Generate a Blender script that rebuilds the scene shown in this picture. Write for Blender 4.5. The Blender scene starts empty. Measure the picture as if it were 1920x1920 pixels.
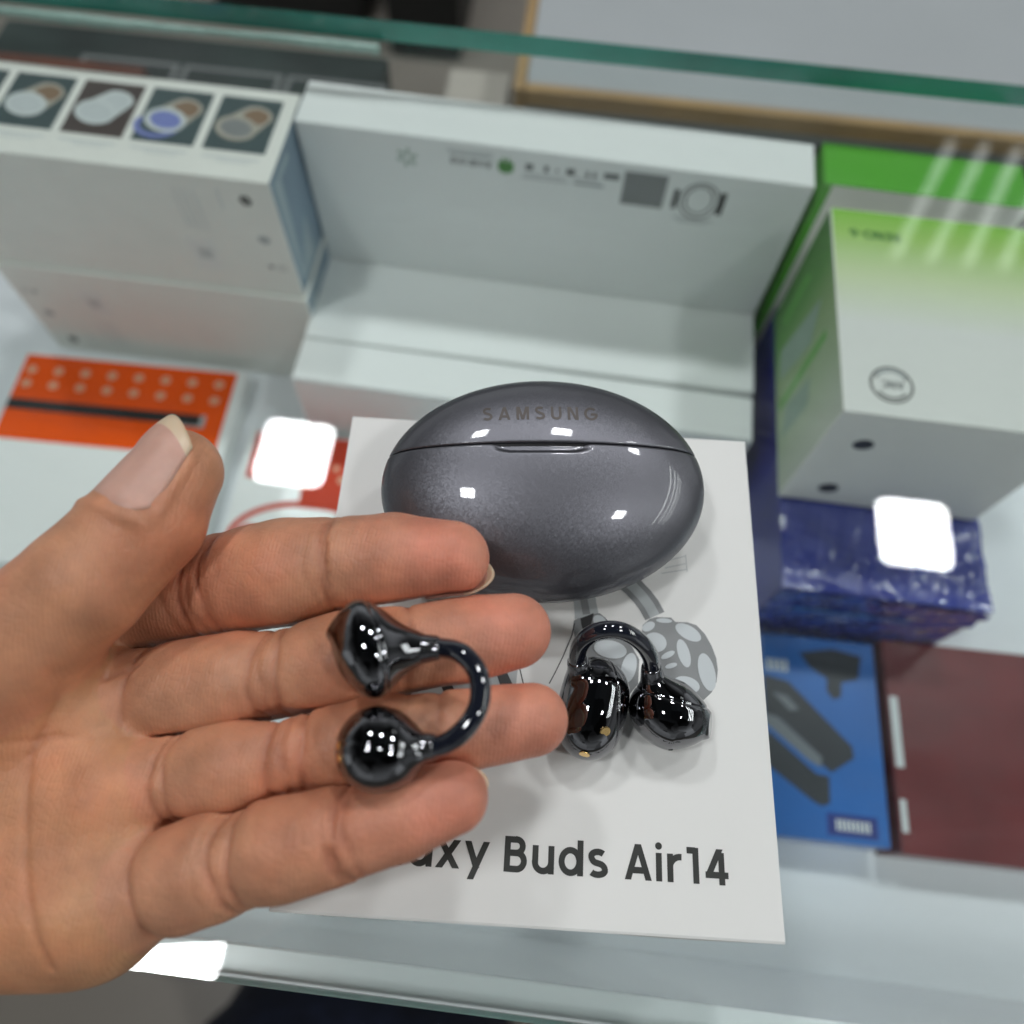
import bpy, bmesh, math, random
import numpy as np
from mathutils import Vector, Matrix
random.seed(4); rng = np.random.default_rng(7)
S = 0.001                                   # everything below is written in millimetres
scene = bpy.context.scene
COL = scene.collection

# ------------------------------------------------------------------ camera
cam = bpy.data.cameras.new('camera'); camo = bpy.data.objects.new('camera', cam); COL.objects.link(camo)
R_ = Vector((0.99298003, 0.11489171, 0.02811676)); F_ = Vector((-0.02325138, 0.42267195, -0.90598444)); U_ = R_.cross(F_)
M_ = Matrix((R_, U_, -F_)).transposed().to_4x4(); M_.translation = Vector((0, 0, 0.186))
camo.matrix_world = M_
cam.sensor_width = 36; cam.lens = 36 * 1450 / 1920
cam.clip_start = 0.005; cam.clip_end = 50
cam.dof.use_dof = True; cam.dof.focus_distance = 0.147; cam.dof.aperture_fstop = 9.5
scene.camera = camo
# ------------------------------------------------------------------ world (dim fill, brighter near the horizon, patchy for reflections)
w = bpy.data.worlds.new('World'); scene.world = w; w.use_nodes = True
bg = w.node_tree.nodes['Background']; bg.inputs[0].default_value = (0.86, 0.95, 1.0, 1); bg.inputs[1].default_value = 1.0
wt = w.node_tree; wtc = wt.nodes.new('ShaderNodeTexCoord'); wsp = wt.nodes.new('ShaderNodeSeparateXYZ'); wmr = wt.nodes.new('ShaderNodeMapRange'); wcr = wt.nodes.new('ShaderNodeValToRGB')
wt.links.new(wtc.outputs['Generated'], wsp.inputs[0]); wt.links.new(wsp.outputs[2], wmr.inputs[0]); wmr.inputs[1].default_value = -1; wmr.inputs[2].default_value = 1
wt.links.new(wmr.outputs[0], wcr.inputs[0]); # random blocky bright and dark patches added so glossy parts have something to mirror
wmp = wt.nodes.new('ShaderNodeMapping'); wmp.inputs['Scale'].default_value = (1.9, 1.9, 2.6); wvo = wt.nodes.new('ShaderNodeTexVoronoi'); wvo.distance = 'CHEBYCHEV'; wvo.inputs['Scale'].default_value = 1.0
wt.links.new(wtc.outputs['Generated'], wmp.inputs[0]); wt.links.new(wmp.outputs[0], wvo.inputs['Vector'])
wgs = wt.nodes.new('ShaderNodeSeparateColor'); wt.links.new(wvo.outputs['Color'], wgs.inputs[0])
wpw = wt.nodes.new('ShaderNodeMapRange'); wpw.inputs[1].default_value = 0.1; wpw.inputs[2].default_value = 1.0; wpw.inputs[3].default_value = 0.25; wpw.inputs[4].default_value = 1.75
wt.links.new(wgs.outputs[0], wpw.inputs[0])
wmx = wt.nodes.new('ShaderNodeMix'); wmx.data_type = 'RGBA'; wmx.blend_type = 'MULTIPLY'; wmx.inputs[0].default_value = 1
wt.links.new(wcr.outputs[0], wmx.inputs[6]); wt.links.new(wpw.outputs[0], wmx.inputs[7]); wt.links.new(wmx.outputs[2], bg.inputs[0])
wcr.color_ramp.elements[0].position = 0.0; wcr.color_ramp.elements[0].color = (0.10, 0.10, 0.10, 1)
wcr.color_ramp.elements[1].position = 1.0; wcr.color_ramp.elements[1].color = (0.014, 0.016, 0.018, 1)
for ps_, cl_ in ((0.45, 0.30), (0.58, 0.42), (0.70, 0.10), (0.82, 0.02)):
    e_ = wcr.color_ramp.elements.new(ps_); e_.color = (cl_ * .93, cl_ * .98, cl_, 1)
# ------------------------------------------------------------------ exposure
scene.view_settings.view_transform = 'Standard'; scene.view_settings.look = 'None'
scene.view_settings.exposure = 0.0; scene.view_settings.gamma = 1.0
scene.render.engine = 'CYCLES'
scene.cycles.max_bounces = 10; scene.cycles.transparent_max_bounces = 16
LAMP = 74.0

# ------------------------------------------------------------------ materials
def mat(name, col, rough=0.5, metal=0.0, spec=0.5, coat=0.0, var=0.0, vscale=60, bump=0.0, bscale=400, bdist=0.0002, emit=None, estr=0, sss=0.0):
    m = bpy.data.materials.new(name); m.use_nodes = True
    nt = m.node_tree; b = nt.nodes['Principled BSDF']
    b.inputs['Base Color'].default_value = (*col, 1); b.inputs['Roughness'].default_value = rough
    b.inputs['Metallic'].default_value = metal; b.inputs['Specular IOR Level'].default_value = spec
    b.inputs['Coat Weight'].default_value = coat; b.inputs['Coat Roughness'].default_value = 0.03
    if emit:
        b.inputs['Emission Color'].default_value = (*emit, 1); b.inputs['Emission Strength'].default_value = estr
    tc = nt.nodes.new('ShaderNodeTexCoord')
    if var:
        n = nt.nodes.new('ShaderNodeTexNoise'); n.inputs['Scale'].default_value = vscale; n.inputs['Detail'].default_value = 4
        nt.links.new(tc.outputs['Object'], n.inputs['Vector'])
        r = nt.nodes.new('ShaderNodeMapRange'); r.inputs[1].default_value = 0.3; r.inputs[2].default_value = 0.7
        r.inputs[3].default_value = 1 - var; r.inputs[4].default_value = 1 + var
        nt.links.new(n.outputs[0], r.inputs[0])
        mx = nt.nodes.new('ShaderNodeMix'); mx.data_type = 'RGBA'; mx.blend_type = 'MULTIPLY'; mx.inputs[0].default_value = 1
        mx.inputs[6].default_value = (*col, 1); nt.links.new(r.outputs[0], mx.inputs[7]); nt.links.new(mx.outputs[2], b.inputs['Base Color'])
    if bump:
        n2 = nt.nodes.new('ShaderNodeTexNoise'); n2.inputs['Scale'].default_value = bscale; n2.inputs['Detail'].default_value = 5
        nt.links.new(tc.outputs['Object'], n2.inputs['Vector'])
        bp = nt.nodes.new('ShaderNodeBump'); bp.inputs['Strength'].default_value = bump; bp.inputs['Distance'].default_value = bdist
        nt.links.new(n2.outputs[0], bp.inputs['Height']); nt.links.new(bp.outputs[0], b.inputs['Normal'])
    return m

def ramp_mat(name, axis, stops, rough=0.4, coat=0.0, spread=0.0):
    """printed colour that runs along one object axis (metres)"""
    m = mat(name, (0.8, 0.8, 0.8), rough, coat=coat); nt = m.node_tree; b = nt.nodes['Principled BSDF']
    tc = nt.nodes.new('ShaderNodeTexCoord'); sp = nt.nodes.new('ShaderNodeSeparateXYZ')
    nt.links.new(tc.outputs['Object'], sp.inputs[0])
    mr = nt.nodes.new('ShaderNodeMapRange'); mr.inputs[1].default_value = stops[0][0] * S; mr.inputs[2].default_value = stops[-1][0] * S
    nt.links.new(sp.outputs[axis], mr.inputs[0])
    cr = nt.nodes.new('ShaderNodeValToRGB'); a, z = stops[0][0], stops[-1][0]
    while len(cr.color_ramp.elements) < len(stops): cr.color_ramp.elements.new(0.5)
    for e, (p, c) in zip(cr.color_ramp.elements, stops):
        e.position = (p - a) / (z - a); e.color = (*c, 1)
    nt.links.new(mr.outputs[0], cr.inputs[0]); nt.links.new(cr.outputs[0], b.inputs['Base Color'])
    return m

WHITE = (0.80, 0.80, 0.77)
M = {}
M['card'] = mat('white_card', WHITE, 0.55, spec=0.3, var=0.012, vscale=30, bump=0.05, bscale=900)
M['gloss_white'] = mat('glossy_white_card', (0.88, 0.90, 0.89), 0.36, coat=0.1, bump=0.06, bscale=60, bdist=0.0006)
M['dull_white'] = mat('off_white_card', (0.82, 0.82, 0.77), 0.5, var=0.02)
M['ink'] = mat('dark_grey_ink', (0.032, 0.034, 0.03), 0.4, var=0.15, vscale=300)
M['ink_mid'] = mat('grey_ink', (0.17, 0.18, 0.18), 0.45)
M['ink_soft'] = mat('pale_grey_ink', (0.42, 0.45, 0.45), 0.45)
M['ink_light'] = mat('silver_grey_ink', (0.56, 0.60, 0.61), 0.45)
M['ink_hair'] = mat('black_hairline_ink', (0.03, 0.03, 0.03), 0.45)
M['print_grey'] = mat('printed_grey', (0.235, 0.245, 0.245), 0.45, var=0.05, vscale=120)
M['teal_print'] = mat('dark_teal_print', (0.055, 0.085, 0.09), 0.4, var=0.15, vscale=40)
M['brown_print'] = mat('dark_brown_print', (0.07, 0.05, 0.045), 0.4, var=0.15, vscale=40)
M['band_cream'] = mat('cream_print', (0.42, 0.39, 0.33), 0.4)
M['band_tan'] = mat('tan_print', (0.25, 0.16, 0.10), 0.4)
M['lavender'] = mat('lavender_print', (0.20, 0.24, 0.55), 0.4)
M['pale_print'] = mat('pale_print', (0.62, 0.66, 0.66), 0.4)
M['slate_print'] = mat('slate_blue_print', (0.20, 0.28, 0.36), 0.35, var=0.15, vscale=25)
M['slate_light'] = mat('pale_slate_print', (0.38, 0.46, 0.50), 0.35)
M['green'] = mat('bright_green_card', (0.10, 0.42, 0.035), 0.35, coat=0.2)
M['robot'] = mat('leaf_green_ink', (0.10, 0.30, 0.07), 0.5)
M['sage'] = mat('sage_green_ink', (0.30, 0.42, 0.33), 0.5)
M['orange'] = mat('orange_card', (0.90, 0.10, 0.004), 0.6, spec=0.1, coat=0.0, var=0.05, vscale=30)
M['red'] = mat('red_orange_card', (0.68, 0.055, 0.015), 0.5, spec=0.25, coat=0.0, var=0.05, vscale=30)
M['pale_orange'] = mat('pale_orange_ink', (0.78, 0.40, 0.25), 0.45)
M['black'] = mat('matt_black', (0.008, 0.010, 0.010), 0.5, var=0.2)
M['navy_cloth'] = mat('navy_cloth', (0.008, 0.013, 0.035), 0.9, var=0.4, vscale=60, bump=0.6, bscale=300, bdist=0.002)
M['steel'] = mat('brushed_grey', (0.40, 0.47, 0.50), 0.35, metal=0.3)
M['blue'] = mat('blue_card', (0.022, 0.13, 0.42), 0.3, coat=0.3, var=0.12, vscale=20)
M['blue_deep'] = mat('deep_blue_ink', (0.012, 0.03, 0.20), 0.35)
M['charcoal'] = mat('charcoal_print', (0.022, 0.028, 0.035), 0.4, var=0.2, vscale=60)
M['charcoal_l'] = mat('lighter_charcoal_print', (0.15, 0.17, 0.19), 0.4)
M['dkred'] = mat('dark_red_card', (0.13, 0.012, 0.014), 0.35, coat=0.3, var=0.25, vscale=25)
M['navy_card'] = mat('navy_card', (0.018, 0.022, 0.20), 0.3, var=0.3, vscale=30)
M['navy_film'] = mat('navy_plastic_film', (0.055, 0.07, 0.30), 0.14, coat=1.0, var=0.25, vscale=16, bump=0.6, bscale=80, bdist=0.002)
M['shelf'] = mat('white_laminate', (0.82, 0.85, 0.88), 0.4, var=0.03, vscale=6)
M['carcass'] = mat('white_board', (0.6, 0.6, 0.58), 0.5, var=0.03, vscale=5)
M['carcass_gloss'] = mat('glossy_white_board', (0.86, 0.88, 0.90), 0.25, var=0.03, vscale=5)
M['floor'] = mat('beige_floor_tile', (0.40, 0.36, 0.31), 0.35, var=0.05, vscale=5)
M['wood'] = mat('tan_edge_band', (0.38, 0.25, 0.11), 0.5, var=0.15, vscale=20)
M['desk'] = mat('pale_grey_laminate', (0.40, 0.43, 0.44), 0.35, var=0.04, vscale=8)
M['dark_panel'] = mat('dark_grey_panel', (0.07, 0.085, 0.075), 0.6, var=0.2, vscale=8)
M['dark_green'] = mat('dark_green_card', (0.012, 0.024, 0.021), 0.5, var=0.5, vscale=16)
M['brown'] = mat('brown_card', (0.10, 0.03, 0.014), 0.5, var=0.4, vscale=25)
M['cream'] = mat('cream_board', (0.50, 0.47, 0.41), 0.6)
M['lamp_frame'] = mat('white_lamp_frame', (0.8, 0.8, 0.8), 0.5)
M['lamp'] = mat('lamp_diffuser', (0.9, 0.9, 0.9), 0.5, emit=(0.96, 0.98, 1.0), estr=LAMP)
M['tube'] = mat('tube_lamp_glow', (0.9, 0.9, 0.9), 0.5, emit=(0.95, 1.0, 0.97), estr=2.0)
M['chrome'] = mat('black_mirror_lacquer', (0.19, 0.19, 0.20), 0.025, metal=1.0)
M['chrome_hook'] = mat('blue_black_lacquer', (0.010, 0.012, 0.020), 0.05, coat=1.0, spec=0.7)
M['chrome_grey'] = mat('smoked_grey_lacquer', (0.16, 0.16, 0.17), 0.12, metal=0.9, bump=0.3, bscale=500, bdist=0.0003)
M['gold'] = mat('gold_contact', (0.85, 0.58, 0.24), 0.25, metal=1.0)
M['silicone'] = mat('clear_silicone', (0.34, 0.48, 0.43), 0.25, bump=0.5, bscale=120, bdist=0.002)
M['nail'] = mat('fingernail', (0.60, 0.35, 0.275), 0.42, spec=0.4, var=0.06, vscale=300)
M['nail_edge'] = mat('nail_free_edge', (0.68, 0.52, 0.36), 0.35)
M['flake_text'] = mat('bronze_grey_lettering', (0.115, 0.10, 0.092), 0.5, metal=0.5)
for k in ('nail', 'nail_edge'):
    b = M[k].node_tree.nodes['Principled BSDF']; b.inputs['Subsurface Weight'].default_value = 0.3
    b.inputs['Subsurface Radius'].default_value = (1, 0.4, 0.25); b.inputs['Subsurface Scale'].default_value = 0.001

# glass: clear sheet with Fresnel reflection, green along its cut edges
g = bpy.data.materials.new('clear_glass'); g.use_nodes = True; nt = g.node_tree; nt.nodes.clear()
o = nt.nodes.new('ShaderNodeOutputMaterial'); mx = nt.nodes.new('ShaderNodeMixShader'); ge = nt.nodes.new('ShaderNodeNewGeometry')
tr = nt.nodes.new('ShaderNodeBsdfTransparent'); gl = nt.nodes.new('ShaderNodeBsdfGlossy')
def mth(op, a, b_=None):
    n_ = nt.nodes.new('ShaderNodeMath'); n_.operation = op
    for k_, q_ in enumerate((a, b_)):
        if q_ is None: continue
        if hasattr(q_, 'links'): nt.links.new(q_, n_.inputs[k_])
        else: n_.inputs[k_].default_value = q_
    return n_.outputs[0]
dt = nt.nodes.new('ShaderNodeVectorMath'); dt.operation = 'DOT_PRODUCT'; nt.links.new(ge.outputs['Normal'], dt.inputs[0]); nt.links.new(ge.outputs['Incoming'], dt.inputs[1])
fres = mth('ADD', mth('MULTIPLY', mth('POWER', mth('SUBTRACT', 1.0, mth('ABSOLUTE', dt.outputs['Value'])), 5.0), 0.957), 0.043)   # Schlick, same from both sides of the sheet
tr.inputs[0].default_value = (0.975, 0.995, 0.986, 1); gl.inputs['Roughness'].default_value = 0.0
nt.links.new(fres, mx.inputs[0]); nt.links.new(tr.outputs[0], mx.inputs[1]); nt.links.new(gl.outputs[0], mx.inputs[2])
gtc = nt.nodes.new('ShaderNodeTexCoord'); gmp = nt.nodes.new('ShaderNodeMapping'); gmp.inputs['Scale'].default_value = (6, 22, 6); gmp.inputs['Rotation'].default_value = (0, 0, .5)
gno = nt.nodes.new('ShaderNodeTexNoise'); gno.inputs['Scale'].default_value = 1.6; gno.inputs['Detail'].default_value = 9; gno.inputs['Roughness'].default_value = 0.7
gmr = nt.nodes.new('ShaderNodeMapRange'); gmr.inputs[1].default_value = 0.48; gmr.inputs[2].default_value = 0.78; gmr.inputs[3].default_value = 0.002; gmr.inputs[4].default_value = 0.035
gdf = nt.nodes.new('ShaderNodeBsdfDiffuse'); gdf.inputs[0].default_value = (0.7, 0.72, 0.72, 1); gm2 = nt.nodes.new('ShaderNodeMixShader')
nt.links.new(gtc.outputs['Object'], gmp.inputs[0]); nt.links.new(gmp.outputs[0], gno.inputs['Vector']); nt.links.new(gno.outputs[0], gmr.inputs[0]); nt.links.new(gmr.outputs[0], gm2.inputs[0])
nt.links.new(mx.outputs[0], gm2.inputs[1]); nt.links.new(gdf.outputs[0], gm2.inputs[2]); nt.links.new(gm2.outputs[0], o.inputs[0])
M['glass'] = g
M['glass_edge'] = mat('green_glass_edge', (0.03, 0.26, 0.20), 0.2, coat=0.5, var=0.35, vscale=14, bump=0.3, bscale=60, bdist=0.001)

# metallic flake lacquer of the charging case
m = mat('graphite_flake_lacquer', (0.18, 0.18, 0.20), 0.46, metal=0.95, coat=0.6); nt = m.node_tree; b = nt.nodes['Principled BSDF']; b.inputs['Specular Tint'].default_value = (0.16, 0.16, 0.17, 1)
tc = nt.nodes.new('ShaderNodeTexCoord'); vo = nt.nodes.new('ShaderNodeTexVoronoi'); vo.inputs['Scale'].default_value = 3600
nt.links.new(tc.outputs['Object'], vo.inputs['Vector'])
sub = nt.nodes.new('ShaderNodeVectorMath'); sub.operation = 'SUBTRACT'; sub.inputs[1].default_value = (0.5, 0.5, 0.5)
nt.links.new(vo.outputs['Color'], sub.inputs[0])
sc = nt.nodes.new('ShaderNodeVectorMath'); sc.operation = 'SCALE'; sc.inputs['Scale'].default_value = 0.105; nt.links.new(sub.outputs[0], sc.inputs[0])
ge = nt.nodes.new('ShaderNodeNewGeometry'); ad = nt.nodes.new('ShaderNodeVectorMath'); ad.operation = 'ADD'
nt.links.new(ge.outputs['Normal'], ad.inputs[0]); nt.links.new(sc.outputs[0], ad.inputs[1])
no = nt.nodes.new('ShaderNodeVectorMath'); no.operation = 'NORMALIZE'; nt.links.new(ad.outputs[0], no.inputs[0]); nt.links.new(no.outputs[0], b.inputs['Normal'])
M['flake'] = m
M['seam'] = mat('dark_seam', (0.02, 0.02, 0.022), 0.5)

# skin: tone comes from a colour attribute (flushed fingertips, sallow palm), fine ridges from bump
m = mat('skin', (0.5, 0.27, 0.18), 0.46, spec=0.45); nt = m.node_tree; b = nt.nodes['Principled BSDF']
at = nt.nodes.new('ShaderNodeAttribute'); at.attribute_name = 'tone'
tc = nt.nodes.new('ShaderNodeTexCoord')
n1 = nt.nodes.new('ShaderNodeTexNoise'); n1.inputs['Scale'].default_value = 150; n1.inputs['Detail'].default_value = 6; nt.links.new(tc.outputs['Object'], n1.inputs['Vector'])
mr = nt.nodes.new('ShaderNodeMapRange'); mr.inputs[1].default_value = 0.3; mr.inputs[2].default_value = 0.7; mr.inputs[3].default_value = 0.80; mr.inputs[4].default_value = 1.16
nt.links.new(n1.outputs[0], mr.inputs[0])
mm_ = nt.nodes.new('ShaderNodeMix'); mm_.data_type = 'RGBA'; mm_.blend_type = 'MULTIPLY'; mm_.inputs[0].default_value = 1
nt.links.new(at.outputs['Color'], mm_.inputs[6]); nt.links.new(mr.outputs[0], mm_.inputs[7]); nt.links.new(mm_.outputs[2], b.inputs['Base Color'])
nb = nt.nodes.new('ShaderNodeTexNoise'); nb.inputs['Scale'].default_value = 55; nb.inputs['Detail'].default_value = 3; nt.links.new(tc.outputs['Object'], nb.inputs['Vector'])
rb = nt.nodes.new('ShaderNodeMapRange'); rb.inputs[1].default_value = 0.42; rb.inputs[2].default_value = 0.68; rb.inputs[3].default_value = 0; rb.inputs[4].default_value = 0.55; nt.links.new(nb.outputs[0], rb.inputs[0])
mb_ = nt.nodes.new('ShaderNodeMix'); mb_.data_type = 'RGBA'; mb_.blend_type = 'MULTIPLY'; mb_.inputs[7].default_value = (1.08, 0.78, 0.74, 1)
nt.links.new(rb.outputs[0], mb_.inputs[0]); nt.links.new(mm_.outputs[2], mb_.inputs[6]); nt.links.new(mb_.outputs[2], b.inputs['Base Color'])
wv = nt.nodes.new('ShaderNodeTexWave'); wv.bands_direction = 'X'; wv.inputs['Scale'].default_value = 480; wv.inputs['Distortion'].default_value = 9; wv.inputs['Detail'].default_value = 2; wv.inputs['Detail Scale'].default_value = 0.25
nt.links.new(tc.outputs['Object'], wv.inputs['Vector'])
n3 = nt.nodes.new('ShaderNodeTexNoise'); n3.inputs['Scale'].default_value = 900; n3.inputs['Detail'].default_value = 4; nt.links.new(tc.outputs['Object'], n3.inputs['Vector'])
vs_ = nt.nodes.new('ShaderNodeTexVoronoi'); vs_.feature = 'DISTANCE_TO_EDGE'; vs_.inputs['Scale'].default_value = 620; nt.links.new(tc.outputs['Object'], vs_.inputs['Vector'])
vm_ = nt.nodes.new('ShaderNodeMapRange'); vm_.inputs[1].default_value = 0.0; vm_.inputs[2].default_value = 0.16; vm_.inputs[4].default_value = 0.55; nt.links.new(vs_.outputs['Distance'], vm_.inputs[0])
ma0 = nt.nodes.new('ShaderNodeMath'); ma0.operation = 'ADD'; nt.links.new(vm_.outputs[0], ma0.inputs[0]); nt.links.new(n3.outputs[0], ma0.inputs[1])
ma = nt.nodes.new('ShaderNodeMath'); ma.operation = 'MULTIPLY_ADD'; ma.inputs[1].default_value = 0.45
nt.links.new(wv.outputs['Fac'], ma.inputs[0]); nt.links.new(ma0.outputs[0], ma.inputs[2])
bp = nt.nodes.new('ShaderNodeBump'); bp.inputs['Strength'].default_value = 0.32; bp.inputs['Distance'].default_value = 0.00022
nt.links.new(ma.outputs[0], bp.inputs['Height']); nt.links.new(bp.outputs[0], b.inputs['Normal'])
b.inputs['Subsurface Weight'].default_value = 0.25; b.inputs['Subsurface Radius'].default_value = (1.0, 0.35, 0.18); b.inputs['Subsurface Scale'].default_value = 0.0016
M['skin'] = m

# ------------------------------------------------------------------ helpers
def tag(o, label, cat, group=None, kind=None):
    o['label'] = label; o['category'] = cat
    if group: o['group'] = group
    if kind: o['kind'] = kind
    return o
def empty(name, loc, rz=0):
    o = bpy.data.objects.new(name, None); COL.objects.link(o); o.empty_display_size = 0.01
    o.location = [c * S for c in loc]; o.rotation_euler = (0, 0, math.radians(rz)); return o
def obj(name, v, f, m, parent=None, loc=(0, 0, 0), rz=0, smooth=False, mi=None):
    me = bpy.data.meshes.new(name); v = np.asarray(v, float) * S
    me.from_pydata(v.tolist(), [], [list(map(int, q)) for q in f] if not isinstance(f, np.ndarray) else f.tolist())
    for k in (m if isinstance(m, (list, tuple)) else [m]): me.materials.append(M[k])
    if mi is not None: me.polygons.foreach_set('material_index', mi)
    if smooth: me.polygons.foreach_set('use_smooth', [True] * len(me.polygons))
    me.update()
    o = bpy.data.objects.new(name, me); COL.objects.link(o)
    o.parent = parent; o.location = [c * S for c in loc]; o.rotation_euler = (0, 0, math.radians(rz)); return o
FACES = ('left', 'right', 'front', 'back', 'bottom', 'top')
def box(name, size, mats, parent=None, base=(0, 0, 0), rz=0, bev=0.5, seg=2):
    """box standing on z=0 centred in x,y; mats = key or {face:key, 'all':key}"""
    sx, sy, sz = size
    if isinstance(mats, str): mats = {'all': mats}
    keys = []
    for k in mats.values():
        if k not in keys: keys.append(k)
    bm = bmesh.new()
    x, y = sx / 2, sy / 2
    vs = [bm.verts.new(p) for p in ((-x, -y, 0), (x, -y, 0), (x, y, 0), (-x, y, 0), (-x, -y, sz), (x, -y, sz), (x, y, sz), (-x, y, sz))]
    for fn, q in zip(FACES, ((0, 4, 7, 3), (1, 2, 6, 5), (0, 1, 5, 4), (3, 7, 6, 2), (0, 3, 2, 1), (4, 5, 6, 7))):
        fc = bm.faces.new([vs[i] for i in q]); fc.material_index = keys.index(mats.get(fn, mats.get('all', keys[0])))
    if bev: bmesh.ops.bevel(bm, geom=bm.edges[:], offset=bev, segments=seg, profile=0.5, affect='EDGES')
    bmesh.ops.scale(bm, vec=(S, S, S), verts=bm.verts)
    me = bpy.data.meshes.new(name); bm.to_mesh(me); bm.free()
    for k in keys: me.materials.append(M[k])
    o = bpy.data.objects.new(name, me); COL.objects.link(o); o.parent = parent
    o.location = [c * S for c in base]; o.rotation_euler = (0, 0, math.radians(rz)); return o
# flat print on the faces of a box of given size: 2-D coordinates are millimetres from the face centre as the face is read from outside
def onface(face, size, off):
    sx, sy, sz = size
    if face == 'top': return lambda p: (p[0], p[1], sz + off)
    if face == 'top_flip': return lambda p: (-p[0], -p[1], sz + off)
    if face == 'front': return lambda p: (p[0], -sy / 2 - off, sz / 2 + p[1])
    if face == 'front_flip': return lambda p: (-p[0], -sy / 2 - off, sz / 2 - p[1])
    if face == 'left': return lambda p: (-sx / 2 - off, -p[0], sz / 2 + p[1])
    if face == 'right': return lambda p: (sx / 2 + off, p[0], sz / 2 + p[1])
_layer = [0]
def prn(name, polys, m, parent, mapf, size, face, lay=1, labels=None):
    v = []; f = []
    for i, poly in enumerate(polys):
        fn = onface(face, size, 0.06 * lay + 0.012 * i); k = len(v)
        v += [fn(p) for p in poly]; f.append(list(range(k, k + len(poly))))
    return obj(name, v, f, m, parent)
def rect(x0, y0, x1, y1): return [(x0, y0), (x1, y0), (x1, y1), (x0, y1)]
def ell(cx, cy, a, b, rot=0, n=28):
    c, s = math.cos(math.radians(rot)), math.sin(math.radians(rot))
    return [(cx + a * math.cos(t) * c - b * math.sin(t) * s, cy + a * math.cos(t) * s + b * math.sin(t) * c) for t in np.linspace(0, 2 * math.pi, n, endpoint=False)]
def arc(cx, cy, rx, ry, a0, a1, n=14): return [(cx + rx * math.cos(math.radians(t)), cy + ry * math.sin(math.radians(t))) for t in np.linspace(a0, a1, n)]
def hull(P):
    P = sorted(set(P)); out = []
    for seq in (P, P[::-1]):
        h_ = []
        for p in seq:
            while len(h_) > 1 and (h_[-1][0] - h_[-2][0]) * (p[1] - h_[-2][1]) - (h_[-1][1] - h_[-2][1]) * (p[0] - h_[-2][0]) <= 0: h_.pop()
            h_.append(p)
        out += h_[:-1]
    return out
def ribbon(pts, w):
    """outline pieces (quads) of a stroke of width w with mitred joints"""
    P = [np.array(p, float) for p in pts]; L = []; Rr = []
    for i, p in enumerate(P):
        d0 = P[i] - P[i - 1] if i else P[1] - P[0]; d1 = P[i + 1] - P[i] if i < len(P) - 1 else d0
        d0 = d0 / np.linalg.norm(d0); d1 = d1 / np.linalg.norm(d1)
        n0 = np.array((-d0[1], d0[0])); n1 = np.array((-d1[1], d1[0])); b_ = n0 + n1; b_ /= max(np.linalg.norm(b_), 1e-6)
        k = min(1 / max(b_.dot(n0), 0.3), 2.0) * w / 2
        L.append(p + b_ * k); Rr.append(p - b_ * k)
    return L, Rr
def stroke_mesh(strokes, w):
    """list of strokes -> (2-D vertices, faces, stroke index)"""
    v = []; f = []; idx = []
    for si, st in enumerate(strokes):
        if st[0] == 'diag':                      # straight slanted stroke with level ends
            (x0, y0), (x1, y1) = st[1]; L_ = math.hypot(x1 - x0, y1 - y0); h = w / 2 * L_ / abs(y1 - y0); k = len(v)
            v += [(x0 - h, y0), (x0 + h, y0), (x1 + h, y1), (x1 - h, y1)]; f.append([k, k + 1, k + 2, k + 3]); idx += [si] * 4
        elif st[0] == 'dot':
            k = len(v); e = ell(*st[1], st[2], st[2]); v += e; f.append(list(range(k, k + len(e)))); idx += [si] * len(e)
        else:
            L, Rr = ribbon(st, w); k = len(v); n = len(L)
            for a, c in zip(L, Rr): v += [tuple(a), tuple(c)]; idx += [si, si]
            f += [[k + 2 * i, k + 2 * i + 1, k + 2 * i + 3, k + 2 * i + 2] for i in range(n - 1)]
    return v, f, idx
W_ = 0.182; H_ = W_ / 2; XH = 0.79
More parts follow.
